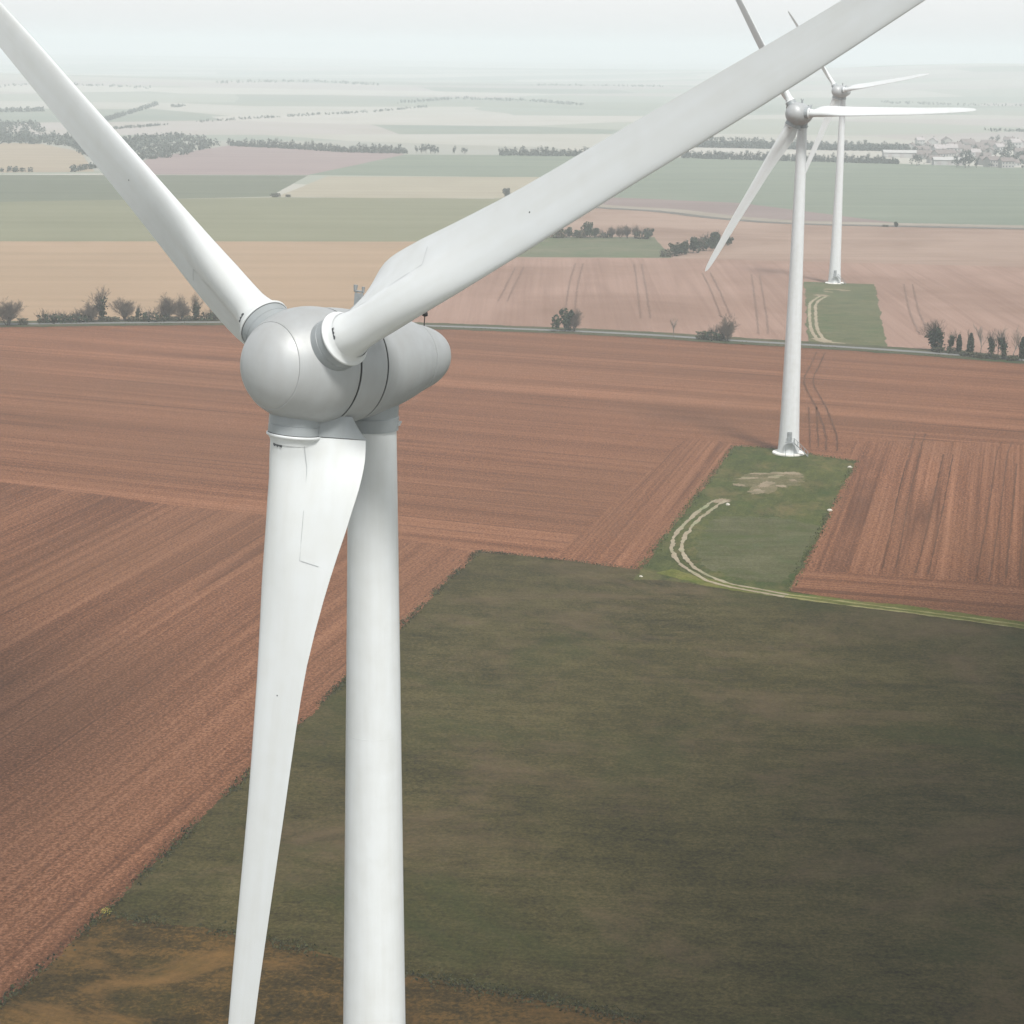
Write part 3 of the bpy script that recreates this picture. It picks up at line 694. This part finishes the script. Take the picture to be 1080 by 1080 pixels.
for i, (x, y) in enumerate([(1018, 376), (1028, 377.5), (1037, 378.5), (1050, 379.5), (1068, 381), (990, 372), (1004, 373)]):
    plant('scrub', x, y, 7, 'low dark bush at the foot of the right row of ivy trees', 'shrub', 'bushes under the ivy trees at right', var=i % 2, wide=1.3)
GM_ = 'hedge between the pale fields'
for i, (k, x, y, h, l, w) in enumerate([
    ('scrub', 588, 251, 11, 'leftmost bush of the middle hedge, touching the big blade', 1), ('ever', 601, 251, 12, 'rounded evergreen near the left end of the middle hedge', 1),
    ('scrub', 611, 251, 9, 'low bush left of the tall evergreen in the middle hedge', 1), ('ever', 620, 251, 18, 'tall evergreen rising above the middle hedge', .75),
    ('ever', 628, 251, 11, 'evergreen bush right of the tall evergreen in the middle hedge', 1), ('thicket', 638, 251, 11, 'bare bush beginning the bare part of the middle hedge', 1.1),
    ('bare', 646, 251.2, 14, 'first bare tree in the middle hedge', .9), ('bare', 654, 251.2, 15, 'second bare tree in the middle hedge', .9), ('bare', 662, 251.4, 16, 'third bare tree in the middle hedge', .9),
    ('bare', 670, 251.5, 16, 'fourth bare tree in the middle hedge', .9), ('thicket', 677, 251.7, 13, 'last bare bush before the round evergreen of the middle hedge', 1.0), ('ever', 684, 252, 12, 'round evergreen at the right end of the middle hedge', 1.0)]):
    plant(k, x, y, h, l, 'shrub' if k in ('scrub', 'ever', 'thicket') else 'tree', GM_, var=i % 2, wide=w)
GC_ = 'dark copse left of the middle turbine'
for i, (k, x, y, h, l, w) in enumerate([
    ('scrub', 703, 271, 9, 'lowest bush at the left tip of the dark copse', 1.1), ('ever', 713, 270, 15, 'broad evergreen at the left of the dark copse', 1.1),
    ('ever', 722, 268.5, 14, 'second evergreen from the left in the dark copse', 1.0), ('ever', 731, 267, 18, 'tall evergreen in the middle of the dark copse', .9),
    ('bare', 738, 265, 17, 'bare tree behind the middle of the dark copse', 1.0), ('ever', 745, 264.5, 14, 'evergreen left of the turbine blade tip in the copse', 1.0),
    ('ever', 755, 262, 18, 'large evergreen at the copse crest beside the blade tip', 1.0), ('thicket', 748, 260, 19, 'bare bush behind the crest of the dark copse', 1.1), ('ever', 767, 259, 12, 'last evergreen at the right tip of the dark copse', 1.0)]):
    plant(k, x, y, h, l, 'shrub' if k in ('scrub', 'thicket') else 'tree', GC_, var=i % 2, wide=w)
plant('round', 534, 209, 11, 'lone round tree at the field corner above the big blade', wide=.9)
plant('scrub', 291, 207.8, 4.5, 'larger of two small mounded bushes at the pale strip corner', 'shrub', wide=1.7)
plant('scrub', 304, 207.8, 3, 'smaller of two small mounded bushes at the pale strip corner', 'shrub', wide=1.5, var=1)
plant('ever', 945, 239.5, 6, 'lone dark bush at the edge of the far lane', 'shrub', wide=1.1)
plant('scrub', 934, 239.3, 2.5, 'tiny low bush left of the lone dark bush by the far lane', 'shrub', wide=2.0)
bm = bmesh.new(); rg = random.Random(3)
for i in range(150):
    t, q = rg.uniform(0, 6.28), .6*math.sqrt(rg.random()); quad(bm, (q*math.cos(t), q*math.sin(t), rg.uniform(.05, .8)*(1.1-q)), rg.uniform(.05, .12), rg)
GOLD = mat_leaf('yellow_blossom', (.06, .07, .015), (.42, .36, .07)); o = obj('flowering_shrub', bm, GOLD); g = G(112, 964); o.location = (g.x, g.y, .05)
tag(o, 'small yellow flowering tuft where ploughland, pasture and rusty rough grass meet', 'shrub')
def fringe(px_pts, n, w, seed, mat):
    rg = random.Random(seed); bm = bmesh.new(); P = [G(*q) for q in px_pts]; Ls = [(b-a).length for a, b in zip(P, P[1:])]
    for _ in range(n):
        k = rg.choices(range(len(Ls)), Ls)[0]; a, b = P[k], P[k+1]; q = a.lerp(b, rg.random()); nr = Vector((-(b-a).y, (b-a).x, 0)).normalized()
        if mnoise.noise((q.x*.12, q.y*.12, seed)) < rg.uniform(-.5, .25): continue
        q = q+nr*rg.gauss(0, w); h = rg.uniform(.05, .17); quad(bm, (q.x, q.y, .19+h*.4), h*rg.uniform(1.0, 2.0), rg)
    tag(obj('grass_margin', bm, mat), 'weedy tufts fringing the border between grass and ploughland', 'grass', kind='stuff')
TUFT = mat_leaf('weed_tufts', (.010, .012, .004), (.06, .062, .02)); TUFT2 = mat_leaf('green_weed_tufts', (.02, .03, .006), (.09, .10, .03))
fringe([(-20, 1078), (108, 966), (300, 780), (505, 582), (590, 591), (675, 601)], 9000, .45, 1, TUFT)
fringe([(675, 601), (775, 471), (812, 473), (903, 487), (832, 624)], 6500, .5, 2, TUFT2)
fringe([(108, 965), (240, 984), (430, 1029), (680, 1078)], 3500, .8, 4, TUFT)
fringe([(-20, 343.5), (225, 341.5), (450, 345.2), (600, 350.5), (760, 360), (880, 367), (1090, 382.5)], 2500, .6, 5, TUFT)
# far tree rows (each tree its own object, sharing four light meshes)
def far_proto(seed, H=14):
    rg = random.Random(seed); bt, bl = bmesh.new(), bmesh.new()
    bm_tube(bt, (0, 0, 0), (0, 0, H*.7), .32, .12, 5)
    for i in range(5):
        t = rg.uniform(0, 6.28); bm_tube(bt, (0, 0, H*rg.uniform(.25, .5)), (math.cos(t)*H*.24, math.sin(t)*H*.24, H*rg.uniform(.6, .9)), .16, .05, 4)
    for c in range(9):
        cc = Vector((rg.gauss(0, .15)*H, rg.gauss(0, .15)*H, rg.uniform(.3, .88)*H)); rr = H*rg.uniform(.1, .17)
        for i in range(26): quad(bl, cc+Vector((rg.gauss(0, .6), rg.gauss(0, .6), rg.gauss(0, .7)))*rr, rg.uniform(.7, 1.5), rg)
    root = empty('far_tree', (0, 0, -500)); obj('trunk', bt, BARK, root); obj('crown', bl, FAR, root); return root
FP = [[far_proto(900+i), False] for i in range(4)]
def far_tree(px, py, hpx, label, group):
    f = FP[rnd.randrange(4)]
    o = copy_tree(f[0]) if f[1] else f[0]; f[1] = True
    g = G(px, py); s = hpx*m_per_px(py)/14; w = s*rnd.uniform(.85, 1.25)
    o.location = (g.x, g.y, terrain(g.x, g.y)); o.scale = (w, w, s); o.rotation_euler = (0, 0, rnd.uniform(0, 6.28))
    for k in ('label', 'category', 'group'):
        if k in o: del o[k]
    tag(o, label, 'tree', group)
def far_row(pts, step, h, label, group, skip=()):
    for (x0, y0), (x1, y1) in zip(pts, pts[1:]):
        n = max(1, int((x1-x0)/step))
        for i in range(n):
            x = x0+(x1-x0)*(i+rnd.uniform(-.3, .3))/n; y = y0+(y1-y0)*i/n
            if any(a < x < b for a, b in skip): continue
            far_tree(x, y+rnd.uniform(-.3, .3), h*rnd.uniform(.75, 1.15), label, group)
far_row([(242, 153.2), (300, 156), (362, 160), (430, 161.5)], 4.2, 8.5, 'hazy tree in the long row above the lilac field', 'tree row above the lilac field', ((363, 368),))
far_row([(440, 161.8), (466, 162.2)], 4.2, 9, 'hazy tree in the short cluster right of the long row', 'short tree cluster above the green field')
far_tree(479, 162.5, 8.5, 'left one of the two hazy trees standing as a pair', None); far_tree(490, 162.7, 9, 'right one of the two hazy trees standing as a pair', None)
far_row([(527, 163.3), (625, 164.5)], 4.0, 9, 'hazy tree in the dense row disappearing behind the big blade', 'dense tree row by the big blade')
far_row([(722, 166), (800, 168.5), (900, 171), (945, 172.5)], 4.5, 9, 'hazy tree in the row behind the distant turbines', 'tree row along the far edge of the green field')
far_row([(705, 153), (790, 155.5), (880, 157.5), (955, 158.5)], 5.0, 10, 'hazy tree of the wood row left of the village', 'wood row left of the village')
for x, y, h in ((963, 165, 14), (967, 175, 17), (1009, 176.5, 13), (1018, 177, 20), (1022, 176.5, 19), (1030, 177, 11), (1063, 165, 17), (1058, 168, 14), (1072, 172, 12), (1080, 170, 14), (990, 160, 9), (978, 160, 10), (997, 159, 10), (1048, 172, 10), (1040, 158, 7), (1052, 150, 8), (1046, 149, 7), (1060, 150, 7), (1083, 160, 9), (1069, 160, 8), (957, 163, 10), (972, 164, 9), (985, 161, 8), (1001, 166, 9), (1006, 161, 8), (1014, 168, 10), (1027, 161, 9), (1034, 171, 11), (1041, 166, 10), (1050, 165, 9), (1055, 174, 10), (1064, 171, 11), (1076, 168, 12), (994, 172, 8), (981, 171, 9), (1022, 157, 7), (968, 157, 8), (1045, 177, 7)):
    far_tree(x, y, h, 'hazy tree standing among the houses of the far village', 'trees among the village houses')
# woods and hedgerows that read as one mass
def wood(name, px_pts, n, hpx, label):
    """clumps of foliage scattered over a strip or patch: a far-off wood, one object"""
    rg = random.Random(hash(str(px_pts)) % 99991 if False else int(sum(a*7+b*3 for a, b in px_pts))); bm = bmesh.new()
    for _ in range(n):
        k = rg.randrange(len(px_pts)-1); t = rg.random(); (x0, y0), (x1, y1) = px_pts[k], px_pts[k+1]
        y = y0+(y1-y0)*t; px = x0+(x1-x0)*t; s = m_per_px(y)
        g = G(px+rg.gauss(0, .8), y+rg.uniform(-.7, .7)); H = hpx*s*rg.uniform(.6, 1.15); z0 = terrain(g.x, g.y)
        for i in range(26):
            t2 = rg.uniform(0, 6.28); q = H*.33*math.sqrt(rg.random())
            quad(bm, (g.x+q*math.cos(t2), g.y+q*math.sin(t2), z0+H*rg.uniform(.05, 1)*(1-.35*(q/(H*.33))**2)), H*rg.uniform(.16, .3), rg)
    o = obj(name, bm, FAR); tag(o, label, 'wood' if name == 'woodland' else 'hedge', kind='stuff')
def wood_area(poly, n, hpx, label):
    n = int(n*1.8)
    xs = [p[0] for p in poly]; ys = [p[1] for p in poly]; rg = random.Random(int(sum(xs))); bm = bmesh.new(); c = 0
    def inside(x, y):
        r = False; j = len(poly)-1
        for i in range(len(poly)):
            (xi, yi), (xj, yj) = poly[i], poly[j]
            if (yi > y) != (yj > y) and x < (xj-xi)*(y-yi)/(yj-yi)+xi: r = not r
            j = i
        return r
    while c < n:
        x, y = rg.uniform(min(xs), max(xs)), rg.uniform(min(ys), max(ys))
        if not inside(x, y): continue
        c += 1; g = G(x, y); H = hpx*m_per_px(y)*rg.uniform(.6, 1.15); z0 = terrain(g.x, g.y)
        for i in range(24):
            t2 = rg.uniform(0, 6.28); q = H*.4*math.sqrt(rg.random())
            quad(bm, (g.x+q*math.cos(t2), g.y+q*math.sin(t2), z0+H*rg.uniform(.05, 1)*(1-.35*(q/(H*.4))**2)), H*rg.uniform(.16, .32), rg)
    o = obj('woodland', bm, FAR); tag(o, label, 'wood', kind='stuff')
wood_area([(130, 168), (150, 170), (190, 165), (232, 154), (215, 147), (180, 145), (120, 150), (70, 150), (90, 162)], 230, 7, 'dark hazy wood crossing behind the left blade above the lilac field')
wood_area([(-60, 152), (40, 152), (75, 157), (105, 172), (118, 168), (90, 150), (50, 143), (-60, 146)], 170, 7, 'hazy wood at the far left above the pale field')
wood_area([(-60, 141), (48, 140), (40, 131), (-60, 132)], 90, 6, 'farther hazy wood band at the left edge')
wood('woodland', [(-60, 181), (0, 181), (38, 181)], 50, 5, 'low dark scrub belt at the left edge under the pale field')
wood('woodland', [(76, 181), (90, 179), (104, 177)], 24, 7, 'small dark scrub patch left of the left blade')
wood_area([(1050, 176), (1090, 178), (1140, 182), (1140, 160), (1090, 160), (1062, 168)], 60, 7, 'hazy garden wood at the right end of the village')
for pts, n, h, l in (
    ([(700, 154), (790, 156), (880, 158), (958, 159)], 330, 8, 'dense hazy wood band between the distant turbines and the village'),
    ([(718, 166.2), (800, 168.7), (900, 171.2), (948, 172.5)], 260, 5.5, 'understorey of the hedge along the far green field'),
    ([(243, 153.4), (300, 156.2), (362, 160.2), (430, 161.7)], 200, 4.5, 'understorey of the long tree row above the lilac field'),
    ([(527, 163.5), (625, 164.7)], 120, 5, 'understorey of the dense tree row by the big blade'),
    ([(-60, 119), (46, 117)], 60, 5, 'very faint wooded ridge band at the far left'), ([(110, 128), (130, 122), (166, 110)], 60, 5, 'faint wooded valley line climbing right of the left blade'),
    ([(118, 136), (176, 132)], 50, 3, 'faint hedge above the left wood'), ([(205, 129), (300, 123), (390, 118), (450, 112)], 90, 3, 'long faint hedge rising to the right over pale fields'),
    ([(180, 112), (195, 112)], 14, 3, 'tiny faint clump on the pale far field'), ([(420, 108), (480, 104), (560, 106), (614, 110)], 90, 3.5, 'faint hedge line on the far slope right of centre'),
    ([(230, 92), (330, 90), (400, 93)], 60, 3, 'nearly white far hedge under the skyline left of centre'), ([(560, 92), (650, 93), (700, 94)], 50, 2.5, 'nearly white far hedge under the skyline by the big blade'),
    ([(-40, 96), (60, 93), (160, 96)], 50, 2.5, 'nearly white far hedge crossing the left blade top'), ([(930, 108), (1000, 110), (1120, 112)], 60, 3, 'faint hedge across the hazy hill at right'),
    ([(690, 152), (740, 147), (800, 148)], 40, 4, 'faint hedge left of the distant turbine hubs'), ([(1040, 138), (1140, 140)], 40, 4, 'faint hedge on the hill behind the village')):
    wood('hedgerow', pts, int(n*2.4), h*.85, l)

# ------------------------------------------------------------------ village
WALLS = [mat_plain('cream_render', (.27, .265, .25), .9, .1, .3), mat_plain('white_render', (.31, .31, .30), .9, .08, .3)]
ROOFS = [mat_plain('faded_tiles', (.135, .115, .108), .9, .2, .6), mat_plain('grey_tiles', (.27, .25, .245), .9, .2, .6)]
GLASS = mat_plain('dark_glass', (.03, .04, .05), .15, .2, 1.0, .5)
def house_proto(w, d, h, rh, wi, ri, nw):
    root = empty('village_house', (0, 0, 0)); bm = bmesh.new()
    x, y = w/2, d/2
    v = [bm.verts.new(p) for p in ((-x, -y, 0), (x, -y, 0), (x, y, 0), (-x, y, 0), (-x, -y, h), (x, -y, h), (x, y, h), (-x, y, h), (-x, 0, h+rh-.1), (x, 0, h+rh-.1))]
    for f in ((0, 1, 5, 4), (2, 3, 7, 6), (1, 2, 6, 9, 5), (3, 0, 4, 8, 7), (3, 2, 1, 0)): bm.faces.new([v[i] for i in f])
    obj('wall', bm, WALLS[wi], root)
    bm = bmesh.new(); e = .45; k = rh/y
    for s in (-1, 1):
        P = [(-x-e, s*(y+e), h-e*k), (x+e, s*(y+e), h-e*k), (x+e, 0, h+rh), (-x-e, 0, h+rh)]
        a = [bm.verts.new(p) for p in P]; b = [bm.verts.new((p[0], p[1], p[2]+.22)) for p in P]
        bm.faces.new(a); bm.faces.new(b[::-1])
        for i in range(4): bm.faces.new((a[i], a[(i+1) % 4], b[(i+1) % 4], b[i]))
    bmesh.ops.recalc_face_normals(bm, faces=bm.faces); rf = obj('roof', bm, ROOFS[ri], root)
    bm = bmesh.new(); bm_box(bm, (x*.55, 0, h+rh+.35), (.8, .6, 1.5)); bm_box(bm, (x*.55, 0, h+rh+1.14), (.95, .75, .12)); obj('chimney', bm, ROOFS[0], rf)
    for i in range(nw):
        xx = -x+w*(i+.5)/nw
        for z in ([1.5] if h < 4 else [1.4, 4.1]):
            bm = bmesh.new(); bm_box(bm, (xx, -y-.02, z), (1.0, .1, 1.25)); obj('window', bm, GLASS, root)
    bm = bmesh.new(); bm_box(bm, (-x*.1, -y-.03, 1.05), (.95, .1, 2.1)); obj('door', bm, ROOFS[1], root)
    return root
HP = [[house_proto(11, 8, 5.6, 2.6, 0, 0, 4), False], [house_proto(14, 8, 3.2, 2.6, 1, 0, 4), False], [house_proto(9, 7.5, 5.8, 2.8, 1, 1, 3), False], [house_proto(12, 9, 3.4, 3.0, 0, 0, 3), False]]
hs = [(972, 161), (977, 157), (984, 155), (990, 164), (996, 162), (1003, 163), (975, 167), (983, 168), (991, 169), (1000, 168), (1010, 166), (1015, 160), (1006, 157), (1024, 163), (1028, 167), (1033, 165), (1037, 169), (1036, 160), (1044, 163), (1047, 158), (1053, 161), (1030, 156), (1020, 154), (1056, 156), (1042, 154), (1070, 157), (1077, 164), (1074, 154), (998, 154), (1039, 174), (1046, 176), (1053, 175.5), (1061, 177), (1066, 175), (970, 153), (1012, 171), (1085, 173), (1064, 153), (961, 157), (986, 172)]
for x, y in hs:
    f = HP[rnd.randrange(4)]; o = copy_tree(f[0]) if f[1] else f[0]; f[1] = True
    g = G(x, y); o.location = (g.x, g.y, 0); o.rotation_euler = (0, 0, rnd.choice((0, .2, -.25, 1.2, 1.6, .5))); s = rnd.uniform(.9, 1.15); o.scale = (s, s, s)
    tag(o, 'small pale house with tiled roof in the hazy village at right', 'house', 'houses of the far village')
for x, y, w, l in ((950, 166, 32, 'long white barn left of the village, partly behind trees'), (1000, 174, 26, 'long low white shed at the near edge of the village')):
    root = empty('long_barn', (0, 0, 0)); bm = bmesh.new(); bm_box(bm, (0, 0, 2.2), (w, 10, 4.4)); obj('wall', bm, WALLS[1], root)
    bm = bmesh.new()
    for s in (-1, 1):
        P = [(-w/2-.5, s*5.6, 4.2), (w/2+.5, s*5.6, 4.2), (w/2+.5, 0, 6.4), (-w/2-.5, 0, 6.4)]; a = [bm.verts.new(p) for p in P]; b = [bm.verts.new((p[0], p[1], p[2]+.2)) for p in P]
        bm.faces.new(a); bm.faces.new(b[::-1])
        for i in range(4): bm.faces.new((a[i], a[(i+1) % 4], b[(i+1) % 4], b[i]))
    bmesh.ops.recalc_face_normals(bm, faces=bm.faces); obj('roof', bm, WALLS[1], root)
    for i in range(3): bm = bmesh.new(); bm_box(bm, (-w/2+w*(i+.5)/3, -5.03, 1.7), (3.4, .1, 3.4)); obj('door', bm, ROOFS[1], root)
    g = G(x, y); root.location = (g.x, g.y, 0); tag(root, l, 'barn')

# ------------------------------------------------------------------ small pale stones and slabs round the pad
STONE = mat_plain('weathered_stone', (.40, .38, .33), .9, .25, 3.0)
def stone(px, py, s, label, name='pale_boulder', flat=.6):
    rg = random.Random(int(px*7)); bm = bmesh.new(); bmesh.ops.create_icosphere(bm, subdivisions=2, radius=s)
    for v in bm.verts: v.co *= rg.uniform(.82, 1.12); v.co.z = max(v.co.z*flat, -s*.2)
    g = G(px, py); o = obj(name, bm, STONE, smooth=True); o.location = (g.x, g.y, s*.2*.9); tag(o, label, 'stone')
stone(896.5, 493.5, .6, 'pale flat stone at the right corner of the green pad'); stone(875, 539, .6, 'pale flat stone at the right side of the green pad')
stone(767.5, 533, .45, 'small white block at the head of the curved track', flat=1.0); stone(676, 608.5, .35, 'small pale stone at the left foot of the pad')

# ------------------------------------------------------------------ haze, light, world
HAZE = 0.00024
def haze():
    bm = bmesh.new(); S = 21000; bm_box(bm, (0, 0, (135-40)/2), (2*S, 2*S, 135+40))
    m = bpy.data.materials.new('haze_air'); m.use_nodes = True; t = m.node_tree; t.nodes.remove(t.nodes['Principled BSDF'])
    v = t.nodes.new('ShaderNodeVolumePrincipled'); v.inputs['Color'].default_value = (.70, .76, .785, 1); v.inputs['Density'].default_value = HAZE; v.inputs['Anisotropy'].default_value = -.1
    t.links.new(v.outputs[0], t.nodes['Material Output'].inputs['Volume'])
    o = obj('haze', bm, m); tag(o, kind='stuff', label='pale blue haze filling the air over the plain', cat='haze')
haze()
SUN_EL, SUN_AZ = R_(54), R_(158)      # the cloud below, added out of view for shade, is placed from these too        # azimuth clockwise from +Y (view direction): right and behind the camera
sd = Vector((math.sin(SUN_AZ)*math.cos(SUN_EL), math.cos(SUN_AZ)*math.cos(SUN_EL), math.sin(SUN_EL)))
L = bpy.data.lights.new('sun', 'SUN'); L.energy = 2.6; L.angle = R_(10); L.color = (1, .965, .92)
so = bpy.data.objects.new('sun', L); C.objects.link(so); so.rotation_euler = sd.to_track_quat('Z', 'Y').to_euler(); so.location = (300, -300, 400)
OVER = 3.9
def sun_blocker(name, cx, cy, cz, lobes, seed):  # unseen cloud shape, added only to shade the near ground
    rg = random.Random(seed); bm = bmesh.new()
    for x, y, z, r in lobes: bmesh.ops.create_icosphere(bm, subdivisions=4, radius=r, matrix=Matrix.Translation((x, y, z)) @ Matrix.Diagonal((1, 1, .42, 1)))
    k = NT('blocker_white', 1.0, 0); k.color((.85, .86, .88))
    o = obj(name, bm, k.m, smooth=True); o.location = (cx, cy, cz)
    r = o.modifiers.new('remesh', 'REMESH'); r.mode = 'VOXEL'; r.voxel_size = 5; r.use_smooth_shade = True
    tx = bpy.data.textures.new('puffs', 'CLOUDS'); tx.noise_scale = 28; d = o.modifiers.new('puffs', 'DISPLACE'); d.texture = tx; d.strength = 22
    tag(o, kind='structure')
CH = 250
def blocker_over(gx, gy, lobes, seed): sun_blocker('sun_blocker', gx+sd.x/sd.z*CH, gy+sd.y/sd.z*CH, CH, lobes, seed)
blocker_over(112, 195, [(0, 0, 0, 76), (62, 18, 8, 70), (-50, -26, 0, 52), (-48, 22, 4, 50), (15, -48, 10, 62), (60, -40, 0, 66), (20, 70, 0, 62), (80, 76, 0, 66), (-4, 118, 0, 46), (60, 140, 5, 60), (120, 10, 0, 75), (-84, -36, 0, 38), (150, -60, 0, 80), (90, -100, 5, 70)], 5)
blocker_over(-122, 226, [(0, 0, 0, 62), (-50, 20, 6, 64), (20, -30, 0, 44), (-40, -50, 0, 56), (12, 48, 0, 52), (-90, -20, 0, 60)], 8)
W = bpy.data.worlds.new('World'); bpy.context.scene.world = W; W.use_nodes = True; t = W.node_tree
sky = t.nodes.new('ShaderNodeTexSky'); sky.sky_type = 'NISHITA'; sky.sun_disc = False; sky.sun_elevation = SUN_EL; sky.sun_rotation = SUN_AZ
sky.dust_density = 2.0; sky.air_density = 1.0; sky.altitude = 100
hs_ = t.nodes.new('ShaderNodeHueSaturation'); hs_.inputs['Saturation'].default_value = .22
ov = t.nodes.new('ShaderNodeMix'); ov.data_type = 'RGBA'; ov.inputs[0].default_value = .62; ov.inputs[7].default_value = (OVER*.985, OVER*.99, OVER*1.0, 1)   # an even overcast veil
t.links.new(sky.outputs[0], hs_.inputs['Color']); t.links.new(hs_.outputs[0], ov.inputs[6]); t.links.new(ov.outputs[2], t.nodes['Background'].inputs['Color'])
t.nodes['Background'].inputs['Strength'].default_value = .14
sc = bpy.context.scene
sc.view_settings.view_transform = 'Standard'; sc.view_settings.look = 'None'; sc.view_settings.exposure = 0.90; sc.view_settings.gamma = 1
sc.cycles.volume_bounces = 2; sc.cycles.max_bounces = 8
